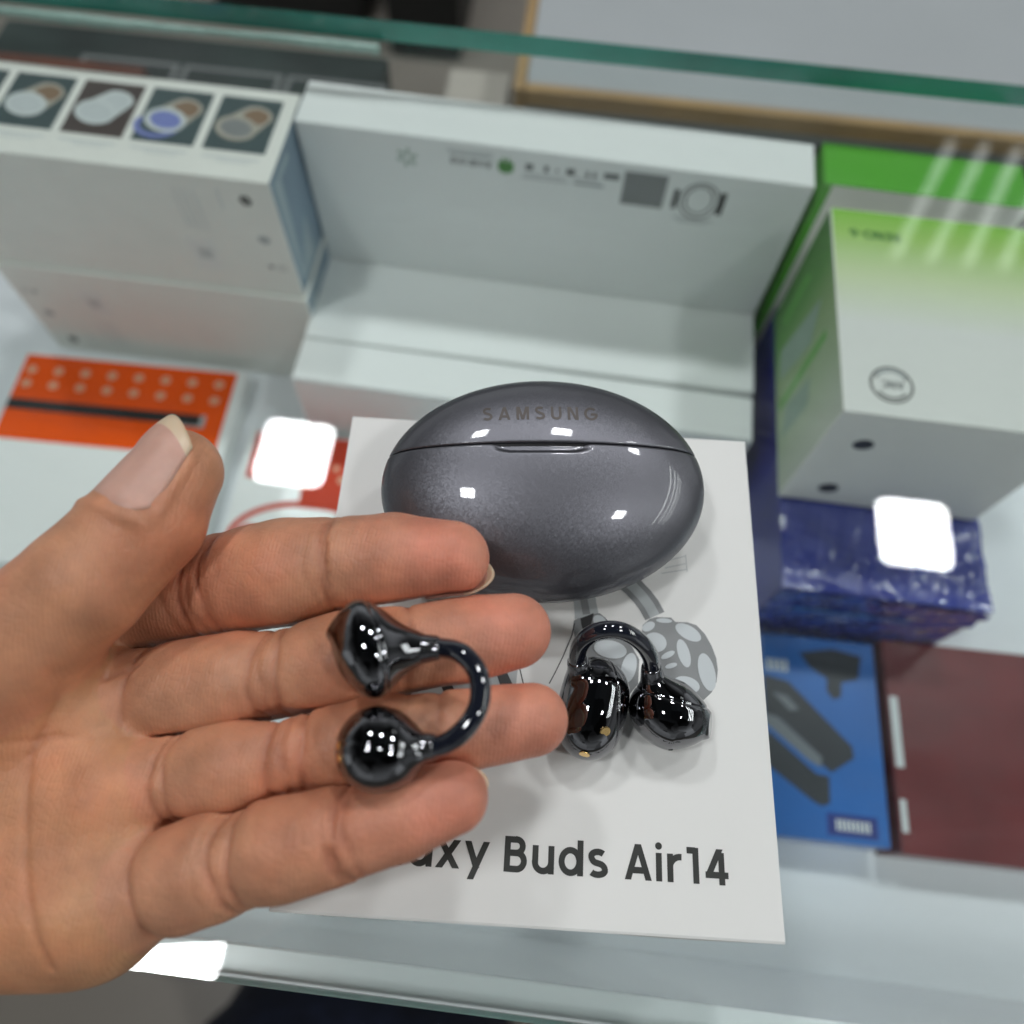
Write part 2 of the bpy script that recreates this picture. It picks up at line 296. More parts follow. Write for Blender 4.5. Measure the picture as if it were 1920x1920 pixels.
def glyphs(c):
    s = XH / 2
    G = {
     'B': (0.70, [[(H_, 0), (H_, 1)], [(H_, 1 - H_), (.36, 1 - H_)] + arc(.36, .725, .19, .19, 88, -88) + [(H_, .535)], [(H_, .535), (.38, .535)] + arc(.38, .31, .225, .226, 88, -88) + [(H_, H_)]]),
     'u': (0.66, [[(H_, XH), (H_, .33)] + arc(.33, .33, .246, .25, 182, 358) + [(.576, .33), (.576, .4)], [(.576, XH), (.576, 0)]]),
     'd': (0.74, [arc(.35, s, .27, s - H_ + .01, 0, 360, 32), [(.65, 1.0), (.65, 0)]]),
     'a': (0.74, [arc(.35, s, .27, s - H_ + .01, 0, 360, 32), [(.65, XH), (.65, 0)]]),
     's': (0.60, [arc(.29, .585, .2, .125, 35, 180, 10) + arc(.29, .585, .2, .19, 190, 262, 6) + arc(.29, .2, .22, .185, 75, -5, 8) + arc(.29, .2, .22, .125, -15, -150, 10)]),
     'A': (0.80, [('diag', ((.085, 0), (.4, 1))), ('diag', ((.715, 0), (.4, 1))), [(.19, .27), (.61, .27)]]),
     'i': (0.26, [[(.12, 0), (.12, XH)], ('dot', (.12, .985), .105)]),
     'r': (0.47, [[(H_, 0), (H_, XH)], arc(.40, .40, .316, .31, 178, 82, 10)]),
     '1': (0.44, [[(.29, 0), (.29, 1)], [(.02, .92), (.29, .92)]]),
     '4': (0.74, [('diag', ((.12, .27), (.48, 1))), [(.02, .27), (.72, .27)], [(.52, 0), (.52, .9)]]),
     'x': (0.74, [('diag', ((.1, 0), (.62, XH))), ('diag', ((.62, 0), (.1, XH)))]),
     'y': (0.74, [('diag', ((.385, .05), (.09, XH))), ('diag', ((.22, -.27), (.66, XH)))]),
     'l': (0.26, [[(.12, 0), (.12, 1)]]),
     'G': (0.92, [arc(.47, .5, .39, .42, 45, 360, 30), [(.45, .46), (.86, .46)]]),
     'S': (0.66, [arc(.33, .735, .24, .18, 35, 180, 10) + arc(.33, .735, .24, .2, 190, 262, 6) + arc(.33, .27, .25, .22, 75, -5, 8) + arc(.33, .27, .25, .185, -15, -150, 10)]),
     'M': (0.86, [[(H_, 0), (H_, 1)], [(.776, 0), (.776, 1)], ('diag', ((.43, .02), (.14, 1))), ('diag', ((.43, .02), (.72, 1)))]),
     'U': (0.72, [[(H_, 1), (H_, .33)] + arc(.36, .33, .276, .25, 182, 358) + [(.636, .33), (.636, 1)]]),
     'N': (0.74, [[(H_, 0), (H_, 1)], [(.656, 0), (.656, 1)], ('diag', ((.6, 0), (.14, 1)))]),
     'C': (0.78, [arc(.42, .5, .34, .42, 48, 312, 24)]),
     'E': (0.58, [[(H_, 0), (H_, 1)], [(H_, 1 - H_), (.54, 1 - H_)], [(H_, .5), (.48, .5)], [(H_, H_), (.54, H_)]]),
     'R': (0.66, [[(H_, 0), (H_, 1)], [(H_, 1 - H_), (.33, 1 - H_)] + arc(.33, .7, .21, .215, 88, -88) + [(H_, .485)], ('diag', ((.56, 0), (.34, .46)))]),
     'O': (0.90, [arc(.45, .5, .37, .42, 0, 360, 30)]),
     '6': (0.68, [arc(.34, .3, .25, .22, 0, 360, 24), arc(.5, .4, .41, .52, 100, 185, 10)]),
     '-': (0.42, [[(.04, .42), (.36, .42)]]),
     'n': (0.64, [[(H_, 0), (H_, XH)], [(.56, 0), (.56, .4)] + arc(.32, .45, .24, .26, 2, 178)]),
     'o': (0.70, [arc(.35, s, .27, s - H_ + .01, 0, 360, 28)]),
     ' ': (0.42, []),
    }
    return G[c]
def text2d(txt, h, x0, y0, track=0.09):
    st = []; x = 0
    for c in txt:
        wd, ss = glyphs(c)
        for s_ in ss:
            if s_[0] == 'diag': st.append(('diag', [(x + p[0], p[1]) for p in s_[1]]))
            elif s_[0] == 'dot': st.append(('dot', (x + s_[1][0], s_[1][1]), s_[2]))
            else: st.append([(x + p[0], p[1]) for p in s_])
        x += wd + track
    v, f, idx = stroke_mesh(st, W_)
    return [(x0 + p[0] * h, y0 + p[1] * h) for p in v], f, idx, x * h
def text_on(name, txt, h, x0, y0, m, parent, size, face, lay=1, track=0.09):
    v, f, idx, L = text2d(txt, h, x0, y0, track)
    v3 = [onface(face, size, 0.06 * lay + 0.003 * (i % 12))(p) for p, i in zip(v, idx)]
    return obj(name, v3, f, m, parent)
def catmull(P, n=12):
    P = [np.array(p, float) for p in P]; P = [2 * P[0] - P[1]] + P + [2 * P[-1] - P[-2]]; out = []
    for i in range(1, len(P) - 2):
        for t in np.linspace(0, 1, n, endpoint=False):
            a, b_, c, d = P[i - 1], P[i], P[i + 1], P[i + 2]
            out.append(0.5 * (2 * b_ + (c - a) * t + (2 * a - 5 * b_ + 4 * c - d) * t * t + (3 * b_ - a - 3 * c + d) * t ** 3))
    out.append(P[-2]); return out
def tube(pts, r, n=20):
    v = []; f = []; pts = [np.array(p, float) for p in pts]; up = np.array((0.1, 0.2, 1.0))
    rr = r if hasattr(r, '__len__') else [r] * len(pts)
    for i, p in enumerate(pts):
        d = pts[min(i + 1, len(pts) - 1)] - pts[max(i - 1, 0)]; d /= np.linalg.norm(d)
        a = np.cross(d, up); a /= np.linalg.norm(a); c = np.cross(a, d)
        v += [tuple(p + rr[i] * (math.cos(t) * a + math.sin(t) * c)) for t in np.linspace(0, 2 * math.pi, n, endpoint=False)]
    for i in range(len(pts) - 1):
        for k in range(n): f.append([i * n + k, i * n + (k + 1) % n, (i + 1) * n + (k + 1) % n, (i + 1) * n + k])
    f.append(list(range(n))[::-1]); f.append([(len(pts) - 1) * n + k for k in range(n)])
    return v, f
# ---- implicit surfaces: distance fields in numpy, skinned with naive surface nets
def grid(lo, hi, h):
    ax = [np.arange(lo[i], hi[i] + h, h, dtype=np.float32) for i in range(3)]
    return ax
def smin(a, b_, k):
    t = np.clip(0.5 + 0.5 * (b_ - a) / k, 0, 1); return b_ * (1 - t) + a * t - k * t * (1 - t)
def cone(X, Y, Z, a, b_, ra, rb):
    a = np.array(a, float); d = np.array(b_, float) - a; L2 = float(d @ d)
    t = np.clip(((X - a[0]) * d[0] + (Y - a[1]) * d[1] + (Z - a[2]) * d[2]) / L2, 0, 1)
    q = np.sqrt((X - a[0] - t * d[0]) ** 2 + (Y - a[1] - t * d[1]) ** 2 + (Z - a[2] - t * d[2]) ** 2)
    return q - (ra + (rb - ra) * t)
def ellipsoid(X, Y, Z, c, axes, rad):
    A = np.array(axes, float); k0 = 0; k1 = 0
    for i in range(3):
        u = (X - c[0]) * A[i][0] + (Y - c[1]) * A[i][1] + (Z - c[2]) * A[i][2]
        k0 = k0 + (u / rad[i]) ** 2; k1 = k1 + (u / rad[i] ** 2) ** 2
    k0 = np.sqrt(k0); return k0 * (k0 - 1) / np.maximum(np.sqrt(k1), 1e-6)
def nets(f, ax):
    h = float(ax[0][1] - ax[0][0]); o = np.array([a[0] for a in ax]); s = f < 0
    n = np.array(f.shape); C = (slice(None, -1),) * 3
    cnt = np.zeros(n - 1, np.float32); acc = np.zeros((*(n - 1), 3), np.float32)
    corner = [(i, j, k) for i in (0, 1) for j in (0, 1) for k in (0, 1)]
    def cs(c): return tuple(slice(c[d], n[d] - 1 + c[d]) for d in range(3))
    anyin = np.zeros(n - 1, bool); allin = np.ones(n - 1, bool)
    for c in corner: anyin |= s[cs(c)]; allin &= s[cs(c)]
    act = anyin & ~allin; I = np.argwhere(act); num = -np.ones(n - 1, np.int64); num[act] = np.arange(len(I))
    P = np.zeros((len(I), 3)); K = np.zeros(len(I))
    for c in corner:
        for d in range(3):
            if c[d] == 0:
                e = list(c); e[d] = 1
                fa = f[tuple((I + c).T)]; fb = f[tuple((I + e).T)]; cr = (fa < 0) != (fb < 0)
                t = np.where(cr, fa / np.where(cr, fa - fb, 1), 0); pt = np.repeat(np.array(c, float)[None], len(I), 0); pt[:, d] = t
                P[cr] += pt[cr]; K[cr] += 1
    V = o + h * (I + P / K[:, None])
    Q = []
    for d in range(3):
        a, b_ = (d + 1) % 3, (d + 2) % 3
        sl0 = [slice(1, -1)] * 3; sl0[d] = slice(0, -1); sl1 = [slice(1, -1)] * 3; sl1[d] = slice(1, None)
        s0 = s[tuple(sl0)]; s1 = s[tuple(sl1)]
        for flip, msk in ((0, s0 & ~s1), (1, ~s0 & s1)):
            J = np.argwhere(msk); off = np.ones(3, int); off[d] = 0; J = J + off
            ea = np.zeros(3, int); ea[a] = 1; eb = np.zeros(3, int); eb[b_] = 1
            q = np.stack([num[tuple((J - ea - eb).T)], num[tuple((J - eb).T)], num[tuple(J.T)], num[tuple((J - ea).T)]], 1)
            Q.append(q[:, ::-1] if flip else q)
    return V, np.concatenate(Q)
def relax(V, Q, it=2, lam=0.5):
    E = np.concatenate([Q[:, [0, 1]], Q[:, [1, 2]], Q[:, [2, 3]], Q[:, [3, 0]]])
    for _ in range(it):
        A = np.zeros_like(V); c = np.zeros(len(V))
        for k in range(3): A[:, k] = np.bincount(E[:, 0], V[E[:, 1], k], len(V)) + np.bincount(E[:, 1], V[E[:, 0], k], len(V))
        c = np.bincount(E[:, 0], minlength=len(V)) + np.bincount(E[:, 1], minlength=len(V))
        V = V + lam * (A / c[:, None] - V)
    return V
def normals(V, Q):
    nrm = np.cross(V[Q[:, 2]] - V[Q[:, 0]], V[Q[:, 3]] - V[Q[:, 1]]); N = np.zeros_like(V)
    for c in range(4):
        for k in range(3): N[:, k] += np.bincount(Q[:, c], nrm[:, k], len(V))
    return N / np.maximum(np.linalg.norm(N, axis=1), 1e-9)[:, None]

# ================================================================== SETTING
o = obj('floor', [(-9000, -6000, 0), (9000, -6000, 0), (9000, 14000, 0), (-9000, 14000, 0)], [[0, 1, 2, 3]], 'floor', loc=(0, 0, -900)); o['kind'] = 'structure'; o['label'] = 'beige tiled shop floor far below the counter'

# ---- ceiling lamps: two rows of small square panels, as mirrored in the glass
for i, (x, y) in enumerate([(-740, 1090), (190, 1090), (1150, 1060), (-700, -262), (1150, -520)]):
    root = empty('ceiling_light', (x, y, 1900)); 
    tag(root, ['square ceiling panel lamp mirrored over the red and white box', 'square ceiling panel lamp mirrored on the lid seam of the charging case', 'square ceiling panel lamp mirrored over the navy film', 'square ceiling panel lamp mirrored at the counter front edge by the hand', 'square ceiling panel lamp mirrored low on the charging case front'][i], 'lamp', 'ceiling panel lamps')
    R0 = 100; c_ = 24; pts = []
    for (sx, sy, a0) in ((1, 1, 0), (-1, 1, 90), (-1, -1, 180), (1, -1, 270)): pts += arc(sx * (R0 - c_), sy * (R0 - c_), c_, c_, a0, a0 + 90, 7)
    n = len(pts)
    obj('diffuser', [(p[0], p[1], 0) for p in pts], [list(range(n))[::-1]], 'lamp', root)
    v = [(p[0] * k, p[1] * k, z) for k, z in ((1.003, -1), (1.08, 0), (1.08, 22), (1.003, 22)) for p in pts]
    f = [[r * n + k, r * n + (k + 1) % n, (r + 1) * n + (k + 1) % n, (r + 1) * n + k] for r in range(3) for k in range(n)] + [[3 * n + k for k in range(n)]]
    obj('frame', v, f, 'lamp_frame', root)
for i in range(4):
    x = 1250 + 130 * i
    root = empty('tube_light', (x + 90, 2480, 1900)); root.rotation_euler = (0, 0, math.radians(-24))
    tag(root, 'slim white tube lamp in a row, mirrored as pale streaks over the green boxes', 'lamp', 'tube lamps in a row')
    v, f = tube([(0, -330, 0), (0, 330, 0)], 18, 12); obj('glowing_tube', v, f, 'tube', root)
    box('frame', (46, 700, 20), 'lamp_frame', root, (0, 0, 14), bev=2)

M['tube_bright'] = mat('bright_tube_glow', (0.9, 0.9, 0.9), 0.5, emit=(0.95, 1.0, 0.97), estr=14.0)
for i in range(4):
    root = empty('aisle_light', (2000 + 300 * i, 150, 1550)); tag(root, 'long slim tube lamp beside the counter, mirrored as a thin curve on the case', 'lamp', 'long tube lamps along the aisle')
    v, f = tube([(0, -900, 0), (0, 900, 0)], 13, 12); obj('glowing_tube', v, f, 'tube_bright', root); box('frame', (50, 1860, 20), 'lamp_frame', root, (0, 0, 14), bev=2)
# ---- display counter: carcass, shelf, sides, glass top with silicone bead
cnt = empty('display_counter', (0, 130, -900)); tag(cnt, 'glass topped shop display counter with a white inner shelf', 'counter')
box('cabinet_body', (1800, 300, 737), 'carcass', cnt, (0, 0, 0), bev=1)
box('shelf', (1796, 306, 12), 'shelf', cnt, (0, -2, 737), bev=0.6)
for sx in (-1, 1): box('side_panel', (14, 300, 141 - 0.3), 'carcass', cnt, (sx * 880, 0, 749.3), bev=0.6)
box('front_panel', (1750, 6.6, 141 - .3), {'all': 'carcass_gloss', 'front': 'dark_panel'}, cnt, (0, -153.5, 749.3), bev=.5)
GX, GY0, GY1, GT = 900, -26.5, 282.5, 8.0
v = [(x, y, z) for z in (-GT, 0) for x, y in ((-GX, GY0), (GX, GY0), (GX, GY1), (-GX, GY1))]
obj('glass_top', [(a, b_ - 130, c + 900) for a, b_, c in v], [[0, 3, 2, 1], [4, 5, 6, 7], [0, 1, 5, 4], [2, 3, 7, 6], [1, 2, 6, 5], [3, 0, 4, 7]], ['glass', 'glass_edge'], cnt, mi=[0, 0, 1, 1, 1, 1])
pts = []; rr = []
for x in np.linspace(-330, -78, 110):
    pts.append((x, 279.0 - 130 + 0.5 * math.sin(x * .043) + random.uniform(-.25, .25), 900 - GT - 1.2)); rr.append(1.7 + 0.35 * math.sin(x * .061 + 1) + random.uniform(-.18, .18))
rr[-1] = 2.2; rr[0] = 1
v, f = tube(pts, rr, 12); obj('silicone_bead', v, f, 'silicone', cnt, smooth=True)

# ---- behind the counter
d = empty('desk', (430, 830, -900)); tag(d, 'pale grey desk with tan wooden edge strip behind the counter', 'desk')
box('desk_top', (930, 730, 25), 'desk', d, (0, 0, 724), bev=1); box('edge_strip', (930, 7, 12), 'wood', d, (0, -369.5, 737.5), bev=0.8); box('edge_strip', (7, 738, 26), 'wood', d, (-469, -4, 723.5), bev=0.8)
for x in (-440, 440): box('side_panel', (22, 640, 723), 'dark_panel', d, (x, 0, 0))
box('modesty_panel', (905, 14, 715), 'dark_panel', d, (0, -352, 6))
p = empty('board_post', (-75, 520, -900)); tag(p, 'cream painted post standing left of the grey desk', 'post')
box('post', (46, 40, 700), 'cream', p, bev=1.5); box('base_plate', (90, 80, 12), 'cream', p, (0, 0, -0.0), bev=1)
for i, (x, y, sx, sy, sz, lab) in enumerate([(-640, 1750, 330, 260, 560, 'wide black upright block standing in for unidentified dark shapes behind the counter'), (-330, 1650, 150, 240, 520, 'narrow black upright stand-in beside the wide black one')]):  # generic stand-ins for black shapes that could not be identified
    u = empty('black_stand_in', (x, y, -900)); tag(u, lab, 'stand-in')
    box('body', (sx, sy, sz), 'black', u, (0, 0, 10), bev=8); box('lid', (sx + 6, sy + 6, 24), 'charcoal', u, (0, 0, sz + 10), bev=6)
    box('handle', (sx * .4, 30, 14), 'charcoal_l', u, (0, 0, sz + 34), bev=5)
    for a in (-1, 1): box('foot', (30, sy * .8, 10), 'charcoal_l', u, (a * sx * .36, 0, 0), bev=2)
# dark cartons on the floor side, left
cd = empty('dark_carton', (-235, 372, -900)); tag(cd, 'tall dark green carton with pale window outlines behind the watch boxes', 'box'); sz = (236, 128, 776)
box('body', sz, {'all': 'dark_green'}, cd, bev=1)
for k in range(3):
    x = -60 + 62 * k; ring = rect(x, -20, x + 56, 38)
    st = [ring + [ring[0], ring[1]]]; v, f, ix = stroke_mesh(st, 3.2); obj('window_outline', [onface('top', sz, .1)(q) for q in v], f, 'ink_mid', cd)
cb = empty('brown_carton', (-296, 355, -124)); tag(cb, 'small brown carton lying on the tall dark green carton', 'box')
box('body', (104, 60, 16), 'brown', cb, (0, 0, 0.1), bev=.6); box('lid_flap', (100, 20, 1.2), 'brown', cb, (0, 10, 16.2), bev=.3)

# ================================================================== STOCK UNDER THE GLASS
SH = -151.0
# ---- tall white watch box and the white boxes around it
def white_carton(name, lab, cx, cy, z, size, rz, group=None):
    r = empty(name, (cx, cy, z), rz); tag(r, lab, 'box', group)
    box('body', size, {'all': 'gloss_white'}, r, bev=.7, seg=3); return r
tall = white_carton('watch_box', 'long glossy white box standing on edge with green robot emblem', -7.6, 263.6, -99.4, (203, 23.5, 74.4), -1.8)
ts = (203, 23.5, 74.4)
# print on its front, upside down (it faces the shop side); +x runs left on the picture
st = [[(math.cos(math.radians(a)) * 1.4, math.sin(math.radians(a)) * 1.4), (math.cos(math.radians(a)) * 4.4, math.sin(math.radians(a)) * 4.4)] for a in range(20, 380, 60)]
v, f, ix = stroke_mesh([[(p[0] + 57.5, p[1] - 26.5) for p in s_] for s_ in st], 1.3); obj('flower_mark', [onface('front_flip', ts, .06 + .004 * i)(p) for p, i in zip(v, ix)], f, 'sage', tall)
prn('rule_frame', [rect(22.5, -33.2, 41.5, -32.7), rect(23, -32.0, 40, -31.2)], 'ink_soft', tall, None, ts, 'front_flip')
prn('robot_emblem', [ell(17.5, -27.6, 3.2, 2.6), rect(14.4, -30.6, 20.6, -27.8), rect(16.0, -32.3, 17.0, -30.5), rect(18.0, -32.3, 19.0, -30.5)], 'robot', tall, None, ts, 'front_flip', 2)
prn('small_print', [rect(-8, -24.6 - .0, 11, -24.0), rect(-6, -26.2, 10, -25.6), rect(-22, -25.4, -10, -24.0), rect(-20, -27.2, -10, -26.6)], 'ink_soft', tall, None, ts, 'front_flip')
prn('symbol_row', [rect(6.6, -31, 9.6, -28), rect(.5, -31, 2.2, -28), rect(-3.6, -30, -2.4, -28.8), rect(-10, -31.2, -6.6, -28), rect(-15.6, -31, -14.4, -28), rect(-18.4, -31, -17.2, -28), rect(-27.6, -31.4, -21.5, -28.6)], 'ink_mid', tall, None, ts, 'front_flip')
prn('grey_patch', [rect(-46.5, -33.5, -29.5, -17.5)], 'print_grey', tall, None, ts, 'front_flip')
v, f, ix = stroke_mesh([ell(-60.5, -23.5, 7.6, 8.6) + [ell(-60.5, -23.5, 7.6, 8.6)[0]], [(-51.0, -19.5), (-51.0, -28.0)], ell(-60.3, -24, 5.4, 6.6) + [ell(-60.3, -24, 5.4, 6.6)[0]]], .8)
obj('watch_outline', [onface('front_flip', ts, .06 + .004 * i)(p) for p, i in zip(v, ix)], f, 'ink_mid', tall)
prn('strap_bar', [rect(-52, -28, -50, -18.5), rect(-70.5, -29, -68, -18)], 'ink', tall, None, ts, 'front_flip', 2)
prn('caption_lines', [rect(-68, -14.5, -52, -13.8), rect(-66, -12.8, -54, -12.2)], 'ink_soft', tall, None, ts, 'front_flip')
# Android lettering from generic strokes (upside down as in the shop)
v, f, ix, L = text2d('Android', 3.4, 23.0, -29.6, 0.09); obj('lettering', [onface('front_flip', ts, .06 + .003 * (i % 12))(p) for p, i in zip(v, ix)], f, 'ink_mid', tall)

for k, lab in enumerate(['lower glossy white box lying flat on the shelf beneath another', 'upper glossy white box lying flat, carrying the tall white box']):
    r = white_carton('white_box', lab, -8.4, 243.2, SH + .2 + 25.6 * k, (203.5, 73, 25.4), -1.0, 'white boxes in the counter')
r = white_carton('white_box', 'glossy white box standing in front of the flat white pair', -9.6, 193.6, SH + .2, (203, 22.6, 51), -1.6, 'white boxes in the counter')
prn('carton_edge', [rect(-100, -11.2, 100, -10.6)], 'ink_soft', r, None, (203, 22.6, 51), 'top', .5)

# ---- watch picture boxes, two stacked, left
def picture_box(lab, z, flip):
    size = (144, 49.6, 62.6); r = empty('picture_box', (-182.4 + (1.2 if flip else 0), 246.6 - (1.8 if flip else 0), z), -.8); tag(r, lab, 'box', 'picture boxes stacked in the counter')
    box('body', size, {'all': 'dull_white', 'right': 'slate_print'}, r, bev=.5)
    for k, xc in enumerate((54.5, 26.6, -1.2, -29, -56.8)):
        base = 'brown_print' if k == 2 else 'teal_print'
        prn('photo_panel', [rect(xc - 12.2, -10.6, xc + 12.2, 19.2)], base, r, None, size, 'top', 1)
        prn('strap_picture', [hull(ell(xc - 2.2, 1.6, 8.2, 6.0, -18) + ell(xc + 4.0, 10.0, 6.6, 4.6, -22))], 'band_cream' if k != 2 else 'pale_print', r, None, size, 'top', 2)
        prn('strap_shade', [hull(ell(xc + 3.4, 8.4, 5.0, 3.2, -24) + ell(xc + 4.6, 10.0, 4.4, 2.9, -22))], 'band_tan' if k != 2 else 'ink_light', r, None, size, 'top', 3)
        prn('strap_gleam', [[(xc - 3, 8.5), (xc - 1.4, 9.6), (xc - 4.6, 5.4), (xc - 6.0, 5.0)]], 'pale_print', r, None, size, 'top', 4)
        v, f, ix = stroke_mesh([ell(xc - 2.2, 1.6, 7.6, 5.6, -18) + [ell(xc - 2.2, 1.6, 7.6, 5.6, -18)[0]]], 2.0)
        obj('watch_bezel', [onface('top', size, .36)(q) for q in v], f, 'pale_print' if k != 0 else 'band_cream', r)
        prn('watch_face', [ell(xc - 2.2, 1.6, 6.6, 4.7, -18)], 'lavender' if k == 1 else ('print_grey' if k == 0 else 'ink_light'), r, None, size, 'top', 5)
        if k == 1:
            v, f, ix = stroke_mesh([arc(xc - 4.5, -1.5, 8.0, 6.0, 150, 380, 20)], 2.4); obj('strap_loop', [onface('top', size, .34)(q) for q in v], f, 'lavender', r)
        prn('caption_lines', [rect(xc - 11, -14.6, xc + 11, -13.8), rect(xc - 5, -16.4, xc + 8, -15.8)], 'ink_light', r, None, size, 'top', 1)
    fl = -1 if flip else 1
    fc = 'front_flip' if flip else 'front'
    st = [[(math.cos(math.radians(a)) * .5, math.sin(math.radians(a)) * .5), (math.cos(math.radians(a)) * 2.6, math.sin(math.radians(a)) * 2.6)] for a in range(0, 360, 60)]
    v, f, ix = stroke_mesh([[(p[0] + 60.5, p[1] + 21.5) for p in s_] for s_ in st], 1.5); obj('flower_mark', [onface(fc, size, .06 + .004 * i)(p) for p, i in zip(v, ix)], f, 'ink', r)
    prn('small_print', [rect(x_, 3, x_ + .45, 24) for x_ in (32, 34.5, 37, 40)] + [rect(50, 16, 50.5, 26)], 'ink_light', r, None, size, fc)
    prn('round_mark', [ell(62.5, 1.5, 2.6, 2.2)], 'ink_soft', r, None, size, fc)
    prn('small_mark', [ell(61.5, -14.0, 1.1, 1.1), rect(64, -15.4, 68, -15.0), rect(64, -13.2, 68, -12.8)], 'ink_mid', r, None, size, fc)
    prn('barcode_label', [rect(28, -20, 40, -2)], 'card', r, None, size, fc)
    prn('barcode_lines', [rect(31.5 + k * 1.0, -13.5, 32.0 + k * 1.0, -7.5) for k in range(6)], 'ink_soft', r, None, size, fc, 2)
    prn('side_photo', [rect(-21, -26, -2, 27)], 'slate_light', r, None, size, 'right', 1); prn('side_photo', [[(-18, -24), (3, 2), (9, 24), (-14, 24)], [(2, -20), (16, -12), (20, 10), (8, 4)]], 'slate_print', r, None, size, 'right', 2)
    prn('paper_flap', [rect(18, 26.0, 24.2, 30.0)], 'card', r, None, size, 'right', 2)
    return r
picture_box('upper white box with printed watch pictures on its lid', SH + 63.0, False)
picture_box('lower white box under the one with watch pictures', SH + .2, True)

# ---- orange box and red-white box lying on the shelf
oz = (112, 112, 11.0); r = empty('orange_box', (-203.8, 155.2, SH + .2), 1.2); tag(r, 'flat orange and white box with rows of pale icons and a black stripe', 'box')
box('body', oz, {'all': 'gloss_white'}, r, bev=.6)
prn('orange_panel', [rect(-55, 5.5, 51.5, 54)], 'orange', r, None, oz, 'top')
for k in range(8):
    prn('icon', [ell(44 - 13.4 * k, 46.5 - .2 * k, 2.5, 2.4)], 'pale_orange', r, None, oz, 'top', 2)
    prn('icon', [ell(44.0 - 13.4 * k, 37.0, 2.5, 2.3)], 'pale_orange', r, None, oz, 'top', 2)
prn('black_stripe', [rect(-55, 22.0, 40, 28.0)], 'black', r, None, oz, 'top', 2); prn('stripe_highlight', [rect(22, 21.0, 42, 22.0), rect(40, 21.0, 42.5, 28)], 'ink_soft', r, None, oz, 'top', 3)
rz_ = (78, 118, 10.4); r = empty('red_box', (-99.0, 122.0, SH + .2), 1.0); tag(r, 'flat red and white box with a red oval logo on its lid', 'box')
box('body', rz_, {'all': 'gloss_white'}, r, bev=.6)
prn('red_panel', [rect(-35.5, 33, 36, 58), rect(-8, 20, 36, 33.2)], 'red', r, None, rz_, 'top'); prn('icon', [ell(-12 + 9 * k, 42, 1.6, 1.6) for k in range(4)] + [ell(10 + 8 * k, 36, 2.4, 2.2) for k in range(3)], 'pale_orange', r, None, rz_, 'top', 2)
v, f, ix = stroke_mesh([arc(-2, 2, 34, 20, 50, 190, 26), arc(-27, 1, 5.5, 7, 0, 360, 22)], 3.0); obj('oval_logo', [onface('top', rz_, .06 + .03 * i)(q) for q, i in zip(v, ix)], f, 'red', r)
v, f, ix = stroke_mesh([[(-16, -3), (-12, 12)], [(-12, 12), (-8, 0)], [(-3, 0), (0, 12), (3, 2)], [(8, 1), (12, 13)]], 1.6); obj('logo_stroke', [onface('top', rz_, .06 + .02 * i)(q) for q, i in zip(v, ix)], f, 'pale_orange', r)

# ---- right: green boxes, film wrapped navy box, blue and dark red boxes
gs = (78, 23, 125.6); r = empty('green_box', (136.5, 262.2, SH + .2), -1.4); tag(r, 'bright green topped box standing at the back beside the tall white box', 'box')
box('body', gs, {'all': 'green', 'front': 'dull_white'}, r, bev=.6); prn('green_edge', [rect(-38.9, -62, -35.6, 62)], 'green', r, None, gs, 'front'); prn('grey_band', [rect(-30, 30, 38, 48)], 'ink_light', r, None, gs, 'front')
fs = (78, 91, 63.4)
M['green_fade'] = ramp_mat('green_to_white_print', 1, [(-8, (0.74, 0.75, 0.72)), (14, (0.62, 0.72, 0.44)), (34, (0.36, 0.60, 0.14)), (45, (0.24, 0.55, 0.06))], 0.4)
M['side_fade'] = ramp_mat('green_side_print', 1, [(-45, (0.55, 0.60, 0.50)), (-20, (0.40, 0.52, 0.32)), (5, (0.28, 0.42, 0.18)), (25, (0.10, 0.30, 0.05)), (45, (0.06, 0.22, 0.03))], 0.4)
r = empty('earphone_box', (137.2, 193.8, -88.8), -.6); tag(r, 'white box fading to green with a round badge, standing on the navy box', 'box')
box('body', fs, {'all': 'dull_white', 'top': 'green_fade', 'left': 'side_fade'}, r, bev=.5)
prn('side_picture', [[(-20, -24), (-6, -26), (0, 8), (-12, 20)], [(10, -20), (22, -26), (24, 2), (14, 6)]], 'sage', r, None, fs, 'left'); [prn('side_stripe', [q], 'green', r, None, fs, 'left') for q in (rect(4, -28, 8, 22), rect(-34, -20, -30, 10))]
v, f, ix, L = text2d('RENO-6', 4.2, 0, 0); 
M['green_ink'] = mat('dark_green_ink', (0.03, 0.16, 0.02), 0.5)
obj('lettering', [onface('top_flip', fs, .06 + .003 * (i % 12))((p[0] + 33.0 - L, p[1] - 35.5)) for p, i in zip(v, ix)], f, 'green_ink', r)
bx, by = 22.5, 33.0     # badge, read upside down
v, f, ix = stroke_mesh([arc(bx, by, 6.9, 6.9, 0, 360, 40), arc(bx, by, 5.5, 5.5, 205, 335, 20), arc(bx, by, 5.4, 5.4, 35, 145, 20)], .8); obj('round_badge', [onface('top_flip', fs, .06 + .004 * i)(q) for q, i in zip(v, ix)], f, 'ink', r)
v, f, ix = stroke_mesh([arc(bx, by, 5.6, 5.6, 215, 325, 20)], 1.3); obj('badge_arc', [onface('top_flip', fs, .09)(q) for q in v], f, 'ink_soft', r)
v, f, ix, L = text2d('ANC', 3.1, bx - 4.1, by - 1.5); obj('lettering', [onface('top_flip', fs, .1 + .003 * i)(q) for q, i in zip(v, ix)], f, 'ink_mid', r)
[prn('dark_oval', [q], 'charcoal', r, None, fs, 'front') for q in (ell(-24.5, 13, 3.6, 3.2), ell(-23.5, -20, 3.8, 3.6))]

